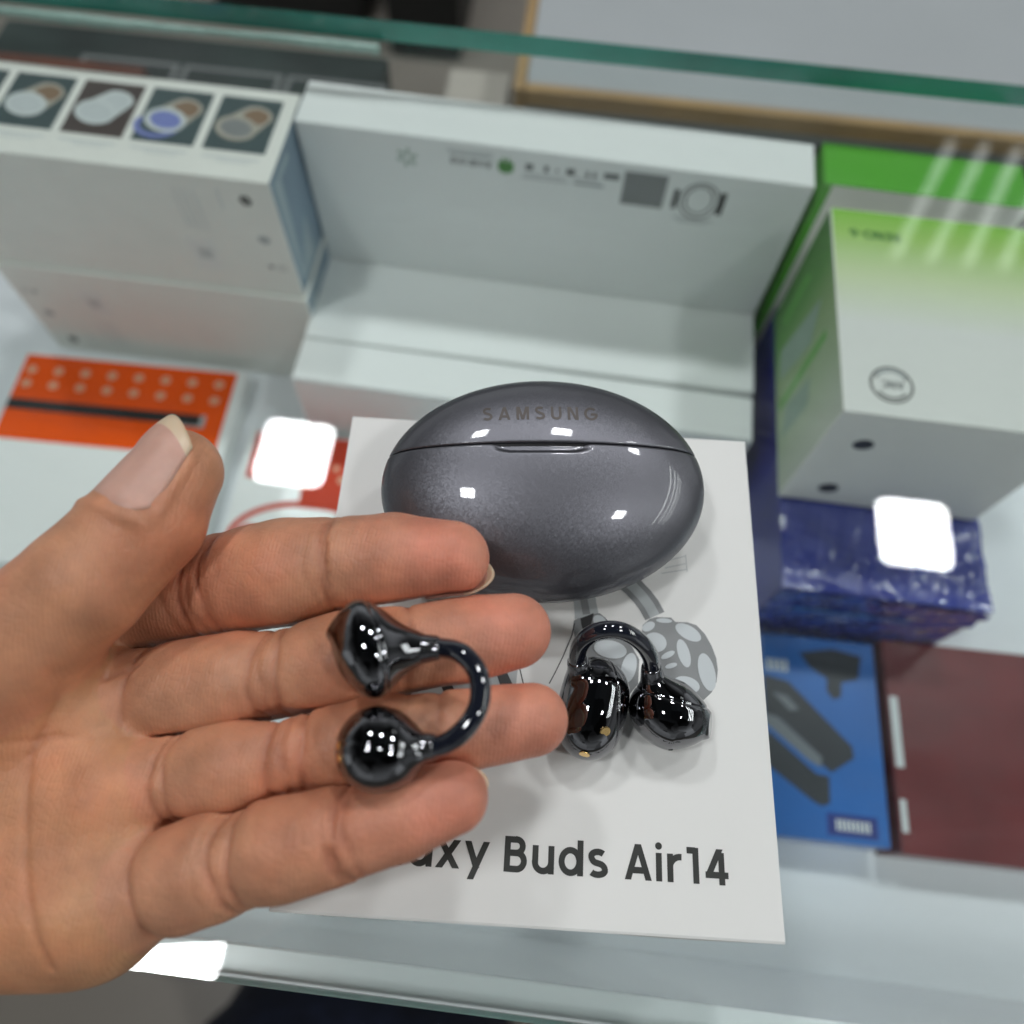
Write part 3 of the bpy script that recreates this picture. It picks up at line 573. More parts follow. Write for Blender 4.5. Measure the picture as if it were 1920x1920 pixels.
ns = (80, 137, 61.8); r = empty('wrapped_box', (138.6, 178.2, SH + .2), -.5); tag(r, 'navy box in crinkled shiny plastic film under the green and white box', 'box')
box('body', (78, 135, 60.4), 'navy_card', r, (0, 0, .1), bev=.8)
nx, ny = 60, 100
def crink(x, y): return 0.9 + 0.5 * math.sin(x * .13 + y * .31 + 2 * math.sin(y * .07)) * math.sin(x * .41 - y * .11) + 0.55 * math.sin(x * .31 + 1.7 * math.sin(y * .19)) * math.sin(y * .27 + 1.3 * math.sin(x * .23)) + 0.35 * math.sin(x * .9 + y * .6) * math.sin(y * .8 - x * .5)
v = []; f = []; mi = []
for j in range(ny + 1):
    for i in range(nx + 1):
        x = -39.6 + 79.2 * i / nx; y = -68.2 + 116 * j / ny * 1.0; x += random.uniform(-.2, .2)
        # sheet over the top, held flat where the green box rests on it
        z = 60.7 + (1.15 * crink(x, y) if y < -30 else 0.0)
        v.append((x, y, z))
f = [[j * (nx + 1) + i, j * (nx + 1) + i + 1, (j + 1) * (nx + 1) + i + 1, (j + 1) * (nx + 1) + i] for j in range(ny) for i in range(nx)]
v = [(a, b_, min(c, 61.6) if b_ > -32 else c) for a, b_, c in v]
obj('plastic_film', v, f, 'navy_film', r, smooth=True)
v = []
for j in range(25):
    for i in range(nx + 1):
        x = -39.6 + 79.2 * i / nx; z = 1 + 59.6 * j / 24; v.append((x, -68.0 - .9 * crink(x, z * 1.3), z))
obj('plastic_film', v, [[j * (nx + 1) + i, j * (nx + 1) + i + 1, (j + 1) * (nx + 1) + i + 1, (j + 1) * (nx + 1) + i] for j in range(24) for i in range(nx)], 'navy_film', r, smooth=True)
prn('painted_streak', [rect(-30, 12, 16, 16)], 'blue', r, None, (80, 139.6, 61.8), 'front', 2)  # light-blue reflection streak painted across the film's front

bs = (47, 80, 20.6); r = empty('adapter_box', (127.4, 65.4, SH + .2), 0.4); tag(r, 'blue box with a printed picture of black adapter plugs', 'box')
box('body', bs, 'blue', r, bev=.6)
prn('adapter_picture', [[(-23.2, 22), (-13, 20), (11.5, -3.5), (11.8, -8), (2.5, -14.5), (-23.2, 4)], [(-23.2, 0), (-3.5, -15.5), (1.5, -16), (1.2, -26), (-2, -27.5), (-5.5, -26), (-23.2, -14)]], 'charcoal', r, None, bs, 'top')
prn('adapter_highlight', [[(-23.2, 6), (-18, 5), (-1, -9), (-1.5, -13), (-6, -11), (-23.2, 2)], [(-20, 15), (-14, 14), (-9, 9), (-13, 8)]], 'charcoal_l', r, None, bs, 'top', 2)
prn('plug_picture', [[(-8, 33), (6, 36), (18, 34), (16, 24), (9, 22), (8.5, 16), (5, 14.5), (2.5, 18), (3, 23), (-4, 27)]], 'charcoal', r, None, bs, 'top', 1)
prn('name_plate', [rect(-.5, -37.5, 19, -29.5)], 'blue_deep', r, None, bs, 'top'); prn('name_letters', [rect(3 + 1.7 * k, -35.5, 4.1 + 1.7 * k, -31.5) for k in range(8)], 'pale_print', r, None, bs, 'top', 2)
prn('corner_letters', [rect(-22 + 2.4 * k, 24, -20.4 + 2.4 * k, 29) for k in range(4)], 'ink_light', r, None, bs, 'top')
ds = (76, 84, 22); r = empty('red_carton', (192.0, 66.4, SH + .2), 0.6); tag(r, 'dark red carton beside the blue adapter box', 'box')
box('body', ds, 'dkred', r, bev=.7); prn('pale_print', [rect(-37, -10, -33.6, 18), rect(-37, -34, -34.5, -22)], 'ink_light', r, None, ds, 'top')

# ---- generic navy cloth form added for unidentified cloth in front of the counter
v = []; f = []; n = 28; prof = [(0, .55), (.03, .9), (.12, 1.0), (.35, .98), (.6, .9), (.8, .8), (.93, .62), (1, .25)]
for (t, k) in prof:
    for q in range(n):
        a = 2 * math.pi * q / n; w_ = 1 + .05 * math.sin(5 * a + 6 * t) + .04 * math.sin(9 * a - 4 * t)
        v.append((175 * k * w_ * math.cos(a), 95 * k * w_ * math.sin(a), 330 * t))
f = [[r_ * n + q, r_ * n + (q + 1) % n, (r_ + 1) * n + (q + 1) % n, (r_ + 1) * n + q] for r_ in range(len(prof) - 1) for q in range(n)] + [list(range(n))[::-1], [(len(prof) - 1) * n + q for q in range(n)]]
r = empty('cloth_lump', (-90, -185, -900), -8); tag(r, 'dark navy cloth bag standing in for unidentified cloth below the counter edge', 'lump'); obj('body', v, f, 'navy_cloth', r, smooth=True)
pts = catmull([(-60, 0, 318), (-40, 0, 372), (0, 0, 392), (40, 0, 372), (60, 0, 318)], 6); v, f = tube(pts, 9, 10); obj('handle', v, f, 'navy_cloth', r, smooth=True)

# ================================================================== ON THE GLASS
# ---- the white product box
ps = (92.2, 103.6, 30); prod = empty('product_box', (5.1, 43.6, 0.02), 3.3); tag(prod, 'white retail box printed with grey earbuds and large dark lettering', 'box')
bw = (90.6, 102.0, 28.6); box('base_tray', bw, 'card', prod, (0, 0, 0), bev=.4)
# lid: sheet with a faintly lifted near edge
nx = 40; v = []; f = []
xs = np.linspace(-ps[0] / 2, ps[0] / 2, nx + 1)
def lift(x): return 0.35 * math.exp(-((x - 28) / 13) ** 2) + 0.18 * math.exp(-((x + 32) / 14) ** 2)
rows = []
for yy in (ps[1] / 2, ps[1] / 2 - .4, -ps[1] / 2 + 5, -ps[1] / 2 + .45, -ps[1] / 2):
    rows.append([(x, yy, 30 - (0.25 if abs(yy) == ps[1] / 2 else 0)) for x in xs])
rows.append([(x, -ps[1] / 2 - lift(x) * .8, 28.9) for x in xs]); rows.append([(x, -ps[1] / 2 - lift(x), 6.0) for x in xs])
v = [p for rw in rows for p in rw]; nn = nx + 1
f = [[r_ * nn + i, (r_ + 1) * nn + i, (r_ + 1) * nn + i + 1, r_ * nn + i + 1] for r_ in range(len(rows) - 1) for i in range(nx)]
k = len(v); v += [(x, ps[1] / 2, 6) for x in xs]; f += [[i, i + 1, k + i + 1, k + i] for i in range(nx)]
for xe, ii in ((-ps[0] / 2, 0), (ps[0] / 2, nx)):
    k = len(v); v += [(xe, ps[1] / 2, 6), (xe, -ps[1] / 2, 6)]
    q = [ii + r_ * nn for r_ in range(5)] + [k + 1, k]; f.append(q if xe < 0 else q[::-1])
obj('lid', v, f, 'card', prod)

T = 'top'
prn('earbud_picture', [[(6.8, 4.2), (7.0, 5.5), (9.1, 7.0), (12.3, 7.5), (13.5, 6.6), (15.4, 4.4), (18.5, 1.7), (20.6, -1.9), (20.3, -6.9), (17.9, -10.0), (10.0, -10.6), (8.1, -2.8)]], 'print_grey', prod, None, ps, T)
prn('earbud_picture', [[(20.3, 2.6), (21.2, 3.9), (21.4, 5.5), (22.9, 6.9), (24.3, 7.4), (27.4, 7.5), (28.3, 6.6), (30.8, 6.7), (32.7, 6.2), (34.4, 4.4), (35.7, 1.9), (36.5, -0.6), (36.7, -3.0), (36.3, -5.5), (35.2, -7.7), (33.1, -9.7), (31.2, -9.9), (27.6, -7.6), (24.0, -6.3), (22.2, -1.8)]], 'print_grey', prod, None, ps, T, 1.3)
prn('hook_picture', [[(6.4, 14), (11.0, 14), (11.6, 9.7), (12.1, 7.5), (7.2, 5.8)]], 'ink_soft', prod, None, ps, T, 1.6)
for wdt, mk, ly in ((4.6, 'print_grey', 1.6), (2.2, 'ink_soft', 2.0)):
    v, f, ix = stroke_mesh([[(13, 18.5), (15.2, 16.7), (17.4, 15.5), (19.4, 13.9), (21.4, 11.8), (22.8, 9.9), (24.0, 7.6)]], wdt); obj('hook_picture', [onface(T, ps, .06 * ly)(q) for q in v], f, mk, prod)
v, f, ix = stroke_mesh([[(8.6, 14), (9.0, 10), (9.6, 7)]], 1.6); obj('hook_picture', [onface(T, ps, .12)(q) for q in v], f, 'print_grey', prod)
prn('glint_picture', [ell(30.9, 4.5, 2.9, 1.5, -28), ell(29.8, 0.0, 1.25, 3.0, 14), ell(34.4, -3.6, 1.7, 3.9, 10), ell(30.1, -6.5, 2.7, 1.7, -8), ell(23.9, 1.9, 2.4, 2.1, 0), ell(22.6, 5.2, 1.5, .9, 35), ell(25.9, 6.7, 1.7, .5, 0), ell(26.5, -.6, 1.6, .6, 30), ell(27.1, -2.8, 1.3, .5, 20), ell(14.6, -.2, 3.4, 1.9, -6), ell(18.4, -3.8, 1.5, 3.2, -14), ell(12.4, 5.6, 1.6, 1.2, -40)], 'ink_light', prod, None, ps, T, 2.2)
prn('dark_wedge', [[(8.3, 6.0), (10.3, 7.0), (11.1, 7.4), (10.4, 4.1), (8.8, 3.7)], [(13.4, 6.6), (15.4, 4.4), (14.2, 4.6)]], 'ink_hair', prod, None, ps, T, 2.2)
v, f, ix = stroke_mesh([[(7.1, 4.9), (6.6, 2.2), (4.9, -2.3), (3.5, -5.5), (2.3, -8.0)], [(-3.8, -5.4), (-2.9, -8.5)]], .22); obj('hairline', [onface(T, ps, .07)(q) for q in v], f, 'ink_hair', prod)
v, f, ix = stroke_mesh([[(26.5, 20.2), (31.0, 21.7)], [(26.4, 18.6), (30.9, 19.9)], [(25.6, 17.3), (31.2, 18.6)], [(31.2, 18.0), (31.0, 22)]], .14); obj('hairline', [onface(T, ps, .07 + .01 * i)(q) for q, i in zip(v, ix)], f, 'ink_soft', prod)
prn('earbud_picture', [[(-29.0, -11.9), (-26.5, -10.2), (-22.4, -8.5), (-16.1, -7.1), (-8.6, -5.8), (-4.2, -4.9), (-4.4, -9.0), (-11.4, -12.5), (-21.8, -15.5)]], 'ink_soft', prod, None, ps, T)
prn('dark_wedge', [[(-28.9, -10.6), (-24.9, -10.6), (-25.6, -13.8), (-29.4, -13.8)], [(-20.4, -8.2), (-18.4, -7.6), (-15.8, -12), (-18.2, -12)], [(-8.8, -5.9), (-6.8, -5.5), (-4.9, -9.0), (-7.3, -9.6)]], 'ink_hair', prod, None, ps, T, 2)
for wd, x0, tr_ in (('Galaxy', -36.2, 0.115), ('Buds', -4.8, 0.155), ('Air14', 17.5, 0.115)):
    text_on('lettering', wd, 6.05, x0, -42.9, 'ink', prod, ps, T, 1, tr_)

# ---- charging case lying on the box
CA, CB, CC, CE = 32.9, 22.9, 13.4, 0.40; YS = 6.3
_t = math.radians(12.5); _low = max(CC * (1 - q * q) ** CE * math.cos(_t) + q * CB * math.sin(_t) for q in np.linspace(0, .999, 400)); case = empty('charging_case', (2.1, 71.7, 30.05 + _low)); case.rotation_euler = (math.radians(12.5), 0, math.radians(7.3))
tag(case, 'oval graphite metallic charging case lying on the white retail box', 'charging case')
def sig(t): return 1 / (1 + math.exp(-max(-40, min(40, t))))
def shell(y0, y1, rim_at_start):
    """slices along y; the rim next to the seam is rounded and closed"""
    n = 220; v = []; f = []; ys = []
    if rim_at_start: rim = y0; seq = [(y0 + .9, 1.6)] ; 
    ts_ = np.linspace(math.asin(y0 / CB), math.asin(min(y1, CB * .9999) / CB), 130); body = [CB * math.sin(t) for t in ts_]
    rows = []
    rim = y0 if rim_at_start else y1
    for y in body:
        e = abs(y - rim); dk = 0
        if e < .5: dk = .5 - math.sqrt(max(.25 - (.5 - e) ** 2, 0))
        rows.append((y, dk))
    fine = [(rim + (1 if rim_at_start else -1) * e, .5 - math.sqrt(max(.25 - (.5 - e) ** 2, 0))) for e in (0, .02, .06, .12, .2, .3, .4, .5)]
    rows = [r_ for r_ in rows if abs(r_[0] - rim) > .52]; rows = sorted(rows + fine, key=lambda r_: r_[0])
    rings = []
    if rim_at_start: rings.append((rows[0][0], 2.2))
    rings += rows
    if not rim_at_start: rings.append((rows[-1][0], 2.2))
    for y, dk in rings:
        K_ = max(1 - (y / CB) ** 2, 0); k = math.sqrt(K_); ax_, az_ = max(CA * k - dk, .01), max(CC * K_ ** CE - dk, .01)
        for q in range(n):
            t = 2 * math.pi * q / n; sn = math.sin(t); x = ax_ * math.cos(t); z = az_ * math.copysign(abs(sn) ** (2 * CE), sn)
            if not rim_at_start and z > 0:            # thumb notch pressed into the front under the seam
                inx = sig(-(abs(x + 1.0) - 8.7) / .16); iny = sig((y - (YS - 1.75 + .9 * min(2, abs(x + 1) / 8.7) ** 8)) / .09); z -= 1.0 * inx * iny
            v.append((x, y, z))
    m_ = len(rings)
    f = [[r_ * n + q, (r_ + 1) * n + q, (r_ + 1) * n + (q + 1) % n, r_ * n + (q + 1) % n] for r_ in range(m_ - 1) for q in range(n)]
    f += [list(range(n)), [(m_ - 1) * n + q for q in range(n)][::-1]]
    return v, f
v, f = shell(-CB * .9999, YS - .07, False); obj('case_body', v, f, 'flake', case, smooth=True)
v, f = shell(YS + .07, CB * .9999, True); obj('case_lid', v, f, 'flake', case, smooth=True)
kk = math.sqrt(1 - (YS / CB) ** 2); n = 120
v = [((CA * kk - .9) * math.cos(t), YS + e, (CC * kk ** (2 * CE) - .9) * math.copysign(abs(math.sin(t)) ** (2 * CE), math.sin(t))) for e in (-.5, .5) for t in np.linspace(0, 2 * math.pi, n, endpoint=False)]
obj('seam', v, [[q, (q + 1) % n, n + (q + 1) % n, n + q] for q in range(n)], 'seam', case, smooth=True)
v, f, ix, L = text2d('SAMSUNG', 3.0, 0, 0, .42); kx = 23.6 / L
def on_case(x, y, e): return (x, y, CC * max(1 - (y / CB) ** 2 - (x / CA) ** 2, 0) ** CE + e)
obj('lettering', [on_case(p[0] * kx * 1.0 - 12.3, p[1] + 11.2, .05 + .003 * (i % 10)) for p, i in zip(v, ix)], f, 'flake_text', case)

# ---- earbuds
def blob(name, parent, fn, lo, hi, h, m, org, groove=None, relax_it=2):
    ax = grid(lo, hi, h); X, Y, Z = np.meshgrid(*ax, indexing='ij', sparse=True)
    V, Q = nets(fn(X, Y, Z).astype(np.float32), ax); V = relax(V, Q, relax_it, .5)
    if groove:
        N = normals(V, Q)
        for (pt, nv, wd, dp) in groove:
            nv = np.array(nv, float) / np.linalg.norm(nv); dd = (V - np.array(pt)) @ nv; V = V - N * (dp * np.exp(-(dd / wd) ** 2))[:, None]
    return obj(name, V - np.array(org), Q, m, parent, smooth=True)
def surf(fn, c, d, far=15.0):
    a_, b_ = 0.0, far; d = np.array(d, float) / np.linalg.norm(d)
    for _ in range(40):
        m_ = (a_ + b_) / 2; q = np.array(c) + m_ * d
        if float(fn(np.array(q[0]), np.array(q[1]), np.array(q[2]))) < 0: a_ = m_
        else: b_ = m_
    return np.array(c) + a_ * d
def unit(v): v = np.array(v, float); return v / np.linalg.norm(v)
def frame(a, hint=(0, 0, 1)):
    a = unit(a); c = unit(np.cross(a, hint)); return a, c, np.cross(a, c)
def disc(name, parent, p, nrm, r, h, m, org):
    a, b_, c = frame(nrm, (.3, .2, .9)); n = 20; v = []
    for rr, hh in ((r, -h), (r, h * .6), (r * .8, h)): v += [tuple(np.array(p) - org + rr * (math.cos(t) * b_ + math.sin(t) * c) + hh * a) for t in np.linspace(0, 2 * math.pi, n, endpoint=False)]
    f = [[k * n + q, k * n + (q + 1) % n, (k + 1) * n + (q + 1) % n, (k + 1) * n + q] for k in range(2) for q in range(n)] + [[2 * n + q for q in range(n)]]
    return obj(name, v, f, m, parent, smooth=False)

# earbud lying across the fingers
org = np.array((-18., 22., 64.)); bud = empty('earbud', org); tag(bud, 'glossy black clip earbud lying across the fingers of the hand', 'earbud', 'clip earbuds')
ZB = 70.3
la, lb, lc = frame((-6.6, 13.9, 0.5))           # long axis of the speaker disc
nrm_ = unit((-.90, -.42, .22))
ax3 = unit((-6.6, 13.9, 0.5)); ay3 = unit(np.cross((0, 0, 1), ax3)); ay3 = unit(ay3 + .2 * np.array((0, 0, 1))); az3 = np.cross(ax3, ay3)
def spk(X, Y, Z):
    d_ = ellipsoid(X, Y, Z, (-22.3, 28.5, ZB), (ax3, ay3, az3), (7.7, 4.5, 6.4))
    d_ = smin(d_, cone(X, Y, Z, (-23.2, 29.2, ZB + .2), (-26.4, 31.0, ZB + .2), 4.6, 2.6), 2.0)
    d_ = np.maximum(d_, ((X + 27.6) * -.87 + (Y - 31.7) * .49 + (Z - ZB) * .05))
    return smin(d_, cone(X, Y, Z, (-20.0, 28.4, ZB), (-12.6, 29.8, ZB - .2), 5.4, 1.7), 2.2)
p1 = blob('speaker_pod', bud, spk, (-31, 18, 61), (-9, 39, 81), .2, 'chrome', org, [((-20.6, 28.2, ZB), ay3, .17, .17)])
def bean(X, Y, Z):
    d_ = ellipsoid(X, Y, Z, (-17.6, 14.4, 68.5), (unit((1, -.12, .0)), unit((.12, 1, 0)), (0, 0, 1)), (6.4, 5.9, 6.0))
    d_ = smin(d_, ellipsoid(X, Y, Z, (-18.6, 14.4, 68.5), ((1, 0, 0), (0, 1, 0), (0, 0, 1)), (5.4, 5.9, 5.6)), 1.0)
    return smin(d_, cone(X, Y, Z, (-13.6, 15.0, 69.4), (-10.4, 15.2, 69.8), 2.6, 1.8), 1.4)
p2 = blob('battery_pod', bud, bean, (-27, 6, 60), (-7, 23, 78), .2, 'chrome', org, [((-17.6, 14.6, 68.5), (.0, 1, .12), .17, .17)])
hp = catmull([(-14.2, 29.6, ZB), (-11.6, 29.9, ZB), (-8.0, 29.1, 72.2), (-5.2, 26.7, 72.8), (-4.1, 23.4, 73), (-4.5, 20.2, 72.8), (-6.4, 17.3, 72), (-9.0, 15.6, 70.6), (-12.4, 15.1, 69.6)], 10)
v, f = tube([p - org for p in hp], 1.55, 24); obj('hook', v, f, 'chrome_hook', bud, smooth=True)
def sleeve(name, a, b_, r0, r1, m, parent, org):
    a = np.array(a, float); b_ = np.array(b_, float); P_ = [a + (b_ - a) * t for t in (0, .08, .3, .6, .9, 1)]
    v, f = tube([p - org for p in P_], [r0 * .93, r0, r0 + (r1 - r0) * .3, r0 + (r1 - r0) * .6, r1, r1 * .9], 24); return obj(name, v, f, m, parent, smooth=True)
sleeve('neck_sleeve', (-15.6, 29.1, ZB), (-11.2, 29.9, ZB), 2.5, 1.9, 'chrome_grey', bud, org)
sleeve('neck_sleeve', (-12.8, 15.1, 69.5), (-9.6, 15.5, 70.3), 2.2, 1.85, 'chrome_grey', bud, org)
for dd in ((-.80, -.36, .50), (-.84, -.10, .50)): disc('charging_contact', p2, surf(bean, (-17.6, 14.4, 68.5), dd), dd, .6, .1, 'gold', org)

# earbud standing on the retail box
org = np.array((22., 32., 30.)); bud2 = empty('earbud', org); tag(bud2, 'glossy black clip earbud resting on the white retail box', 'earbud', 'clip earbuds')
def bean2(X, Y, Z):
    d_ = cone(X, Y, Z, (16.5, 33.6, 37.6), (15.6, 27.3, 36.6), 6.4, 6.2)
    d_ = smin(d_, ellipsoid(X, Y, Z, (16.1, 30.5, 37.2), (unit((.1, 1, .15)), unit((1, -.1, 0)), unit((0, -.15, 1))), (9.4, 6.5, 6.9)), 1)
    return smin(d_, cone(X, Y, Z, (13.2, 35.6, 40.0), (12.0, 37.2, 43.2), 2.6, 1.9), 1.6)
q1 = blob('battery_pod', bud2, bean2, (7, 18.5, 28.5), (25, 42, 46), .2, 'chrome', org, [((18.9, 31, 37), (1, .18, -.25), .17, .17)])
dx = unit((1, -.16, 0.0)); dy = unit((.16, 1, .35)); dz_ = np.cross(dx, dy)
def spk2(X, Y, Z):
    d_ = ellipsoid(X, Y, Z, (30.6, 31.2, 37.0), (dx, dy, dz_), (7.6, 6.2, 6.9))
    d_ = smin(d_, cone(X, Y, Z, (32.0, 30.8, 37.0), (37.6, 29.8, 37.2), 5.9, 2.4), 2.0)
    d_ = np.maximum(d_, ((X - 38.7) * .93 + (Y - 29.6) * -.10 + (Z - 37.2) * .34))
    return smin(d_, cone(X, Y, Z, (28.6, 33.4, 38.4), (26.2, 37.0, 41.4), 4.8, 1.8), 2.4)
q2 = blob('speaker_pod', bud2, spk2, (20, 21, 28.5), (42, 41, 47), .2, 'chrome', org, [((30.6, 34.3, 38), dy, .17, .17)])
hp = catmull([(13.0, 36.0, 41), (11.9, 37.3, 44), (11.9, 39.2, 48), (13.4, 40.6, 51.2), (16.3, 41.4, 52.8), (19.6, 41.4, 52.2), (22.6, 40.6, 50.0), (24.9, 39.3, 46.8), (26.0, 37.9, 43.6), (26.6, 36.4, 40.6)], 10)
v, f = tube([p - org for p in hp], 1.6, 24); obj('hook', v, f, 'chrome_hook', bud2, smooth=True)
sleeve('neck_sleeve', (26.9, 36.0, 40.2), (25.7, 38.1, 44.2), 2.4, 1.9, 'chrome_grey', bud2, org); sleeve('neck_sleeve', (13.1, 35.9, 40.6), (11.9, 37.6, 44.6), 2.3, 1.9, 'chrome_grey', bud2, org)
for dd in ((.28, -.55, .70), (-.12, -.9, .22)): disc('charging_contact', q1, surf(bean2, (16.1, 29.5, 37.2), dd), dd, 1.0, .1, 'gold', org)
disc('microphone_hole', q2, surf(spk2, (30.6, 31.2, 37), (.08, -.9, .05)), (.08, -.9, .05), .45, .08, 'black', org)

# ================================================================== THE HAND
FING = {
 'index': [(-90.6, 33.9, 42, 10.0), (-74, 37.6, 44.5, 9.8), (-62.7, 40.1, 48.5, 9.5), (-51.4, 41.9, 53, 9.3), (-41.4, 43.5, 56.5, 8.9), (-31.7, 45.4, 59.5, 8.2), (-22.3, 46.8, 61.6, 7.7), (-12.3, 47.5, 63.0, 6.4)],
 'middle': [(-77.8, 18.5, 43, 8.9), (-57.3, 22.1, 49.5, 8.1), (-45.8, 24.4, 53, 7.9), (-37.5, 26.4, 55, 7.6), (-27.7, 29.2, 57, 7.7), (-18.1, 32.0, 58, 7.5), (-9.5, 34.8, 58, 7.6), (-.5, 37.6, 57.6, 6.5)],
 'ring': [(-70.5, 3.5, 43, 8.6), (-52.5, 8.2, 49, 7.7), (-42.4, 10.7, 52.6, 7.3), (-32.8, 13.5, 55, 6.9), (-21.1, 17.0, 56.4, 6.8), (-8.4, 20.2, 56.4, 6.9), (4.3, 23.6, 55.6, 6.0)],
 'pinky': [(-66.3, -13.1, 43, 8.6), (-48.6, -6.5, 50, 7.9), (-40.8, -3.5, 53, 7.6), (-32.4, -0.5, 56, 7.3), (-22.6, 2.6, 59, 6.8), (-14.1, 6.1, 60.6, 6.4), (-6.7, 9.6, 61.4, 5.5)],
 'thumb': [(-104, 4, 49, 14), (-86, 18.5, 58, 11.6), (-69.8, 34.3, 66.5, 9.7), (-62.2, 45.6, 68.6, 9.1), (-59.7, 54.6, 69.2, 7.4)],
}
PALM = [((-84, 31, 43), (-150, 8, 34), 12, 15), ((-73, 17, 45.5), (-150, 0, 34), 11.5, 15), ((-63.6, 4, 46.5), (-150, -8, 34), 11.2, 15), ((-60.5, -11.5, 46), (-148, -17, 35), 10.4, 15),
        ((-88, 17, 46), (-140, 2, 38), 13.0, 15), ((-66, -13, 42), (-130, -20, 38), 10.5, 14), ((-150, 4, 32), (-235, -14, 30), 16, 19), ((-150, -12, 32), (-235, -34, 30), 16, 19)]
HH = .5; axh = grid((-236, -58, 12), (14, 66, 78), HH)
field = np.full([len(a) for a in axh], 40, np.float32)
def region(lo, hi): return tuple(slice(max(0, int((lo[i] - axh[i][0]) / HH)), min(len(axh[i]), int((hi[i] - axh[i][0]) / HH) + 2)) for i in range(3))
def eval_cones(cs, pad, k):
    pts = np.array([list(c[0]) for c in cs] + [list(c[1]) for c in cs]); rm = max(max(c[2], c[3]) for c in cs) + pad
    sl = region(pts.min(0) - rm, pts.max(0) + rm); X, Y, Z = np.meshgrid(*[axh[i][sl[i]] for i in range(3)], indexing='ij', sparse=True); d_ = None
    for c in cs:
        e = cone(X, Y, Z, *c).astype(np.float32); d_ = e if d_ is None else smin(d_, e, k)
    return sl, d_
palm = field.copy(); sl, d_ = eval_cones(PALM, 14, 7.0); palm[sl] = d_; d1 = np.full(palm.shape, 40, np.float32); d2 = d1.copy(); thumb_f = None
for nm, sp in FING.items():
    cs = [(sp[i][:3], sp[i + 1][:3], sp[i][3], sp[i + 1][3]) for i in range(len(sp) - 1)]
    sl, d_ = eval_cones(cs, 9, .9); 
    if nm == 'thumb': th_sl, th_d = sl, d_
    d2[sl] = np.minimum(d2[sl], np.maximum(d1[sl], d_)); d1[sl] = np.minimum(d1[sl], d_)
field = smin(np.maximum(d1, 1.0 - (d2 - d1)), palm, 2.4)
field[th_sl] = np.where(th_d - 3 < d1[th_sl], np.minimum(field[th_sl], smin(th_d, palm[th_sl], 7.0) + np.clip(1.0 - (d2[th_sl] - d1[th_sl]), 0, 1) * 0), field[th_sl])
del d1, d2
for k_ in (0, -1): field[k_] = 5; field[:, k_] = 5; field[:, :, k_] = 5
V, Q = nets(field, axh)
lab = np.arange(len(V)); E_ = np.concatenate([Q[:, [0, 1]], Q[:, [1, 2]], Q[:, [2, 3]], Q[:, [3, 0]]])
while True:                                       # keep the one connected skin
    l2 = lab.copy(); np.minimum.at(l2, E_[:, 0], lab[E_[:, 1]]); np.minimum.at(l2, E_[:, 1], lab[E_[:, 0]]); l2 = l2[l2]; l2 = l2[l2]
    if (l2 == lab).all(): break
    lab = l2
keep = lab == np.bincount(lab).argmax(); new = np.cumsum(keep) - 1; V = V[keep]; Q = new[Q[keep[Q].all(1)]]
V = relax(V, Q, 3, .5); N = normals(V, Q)
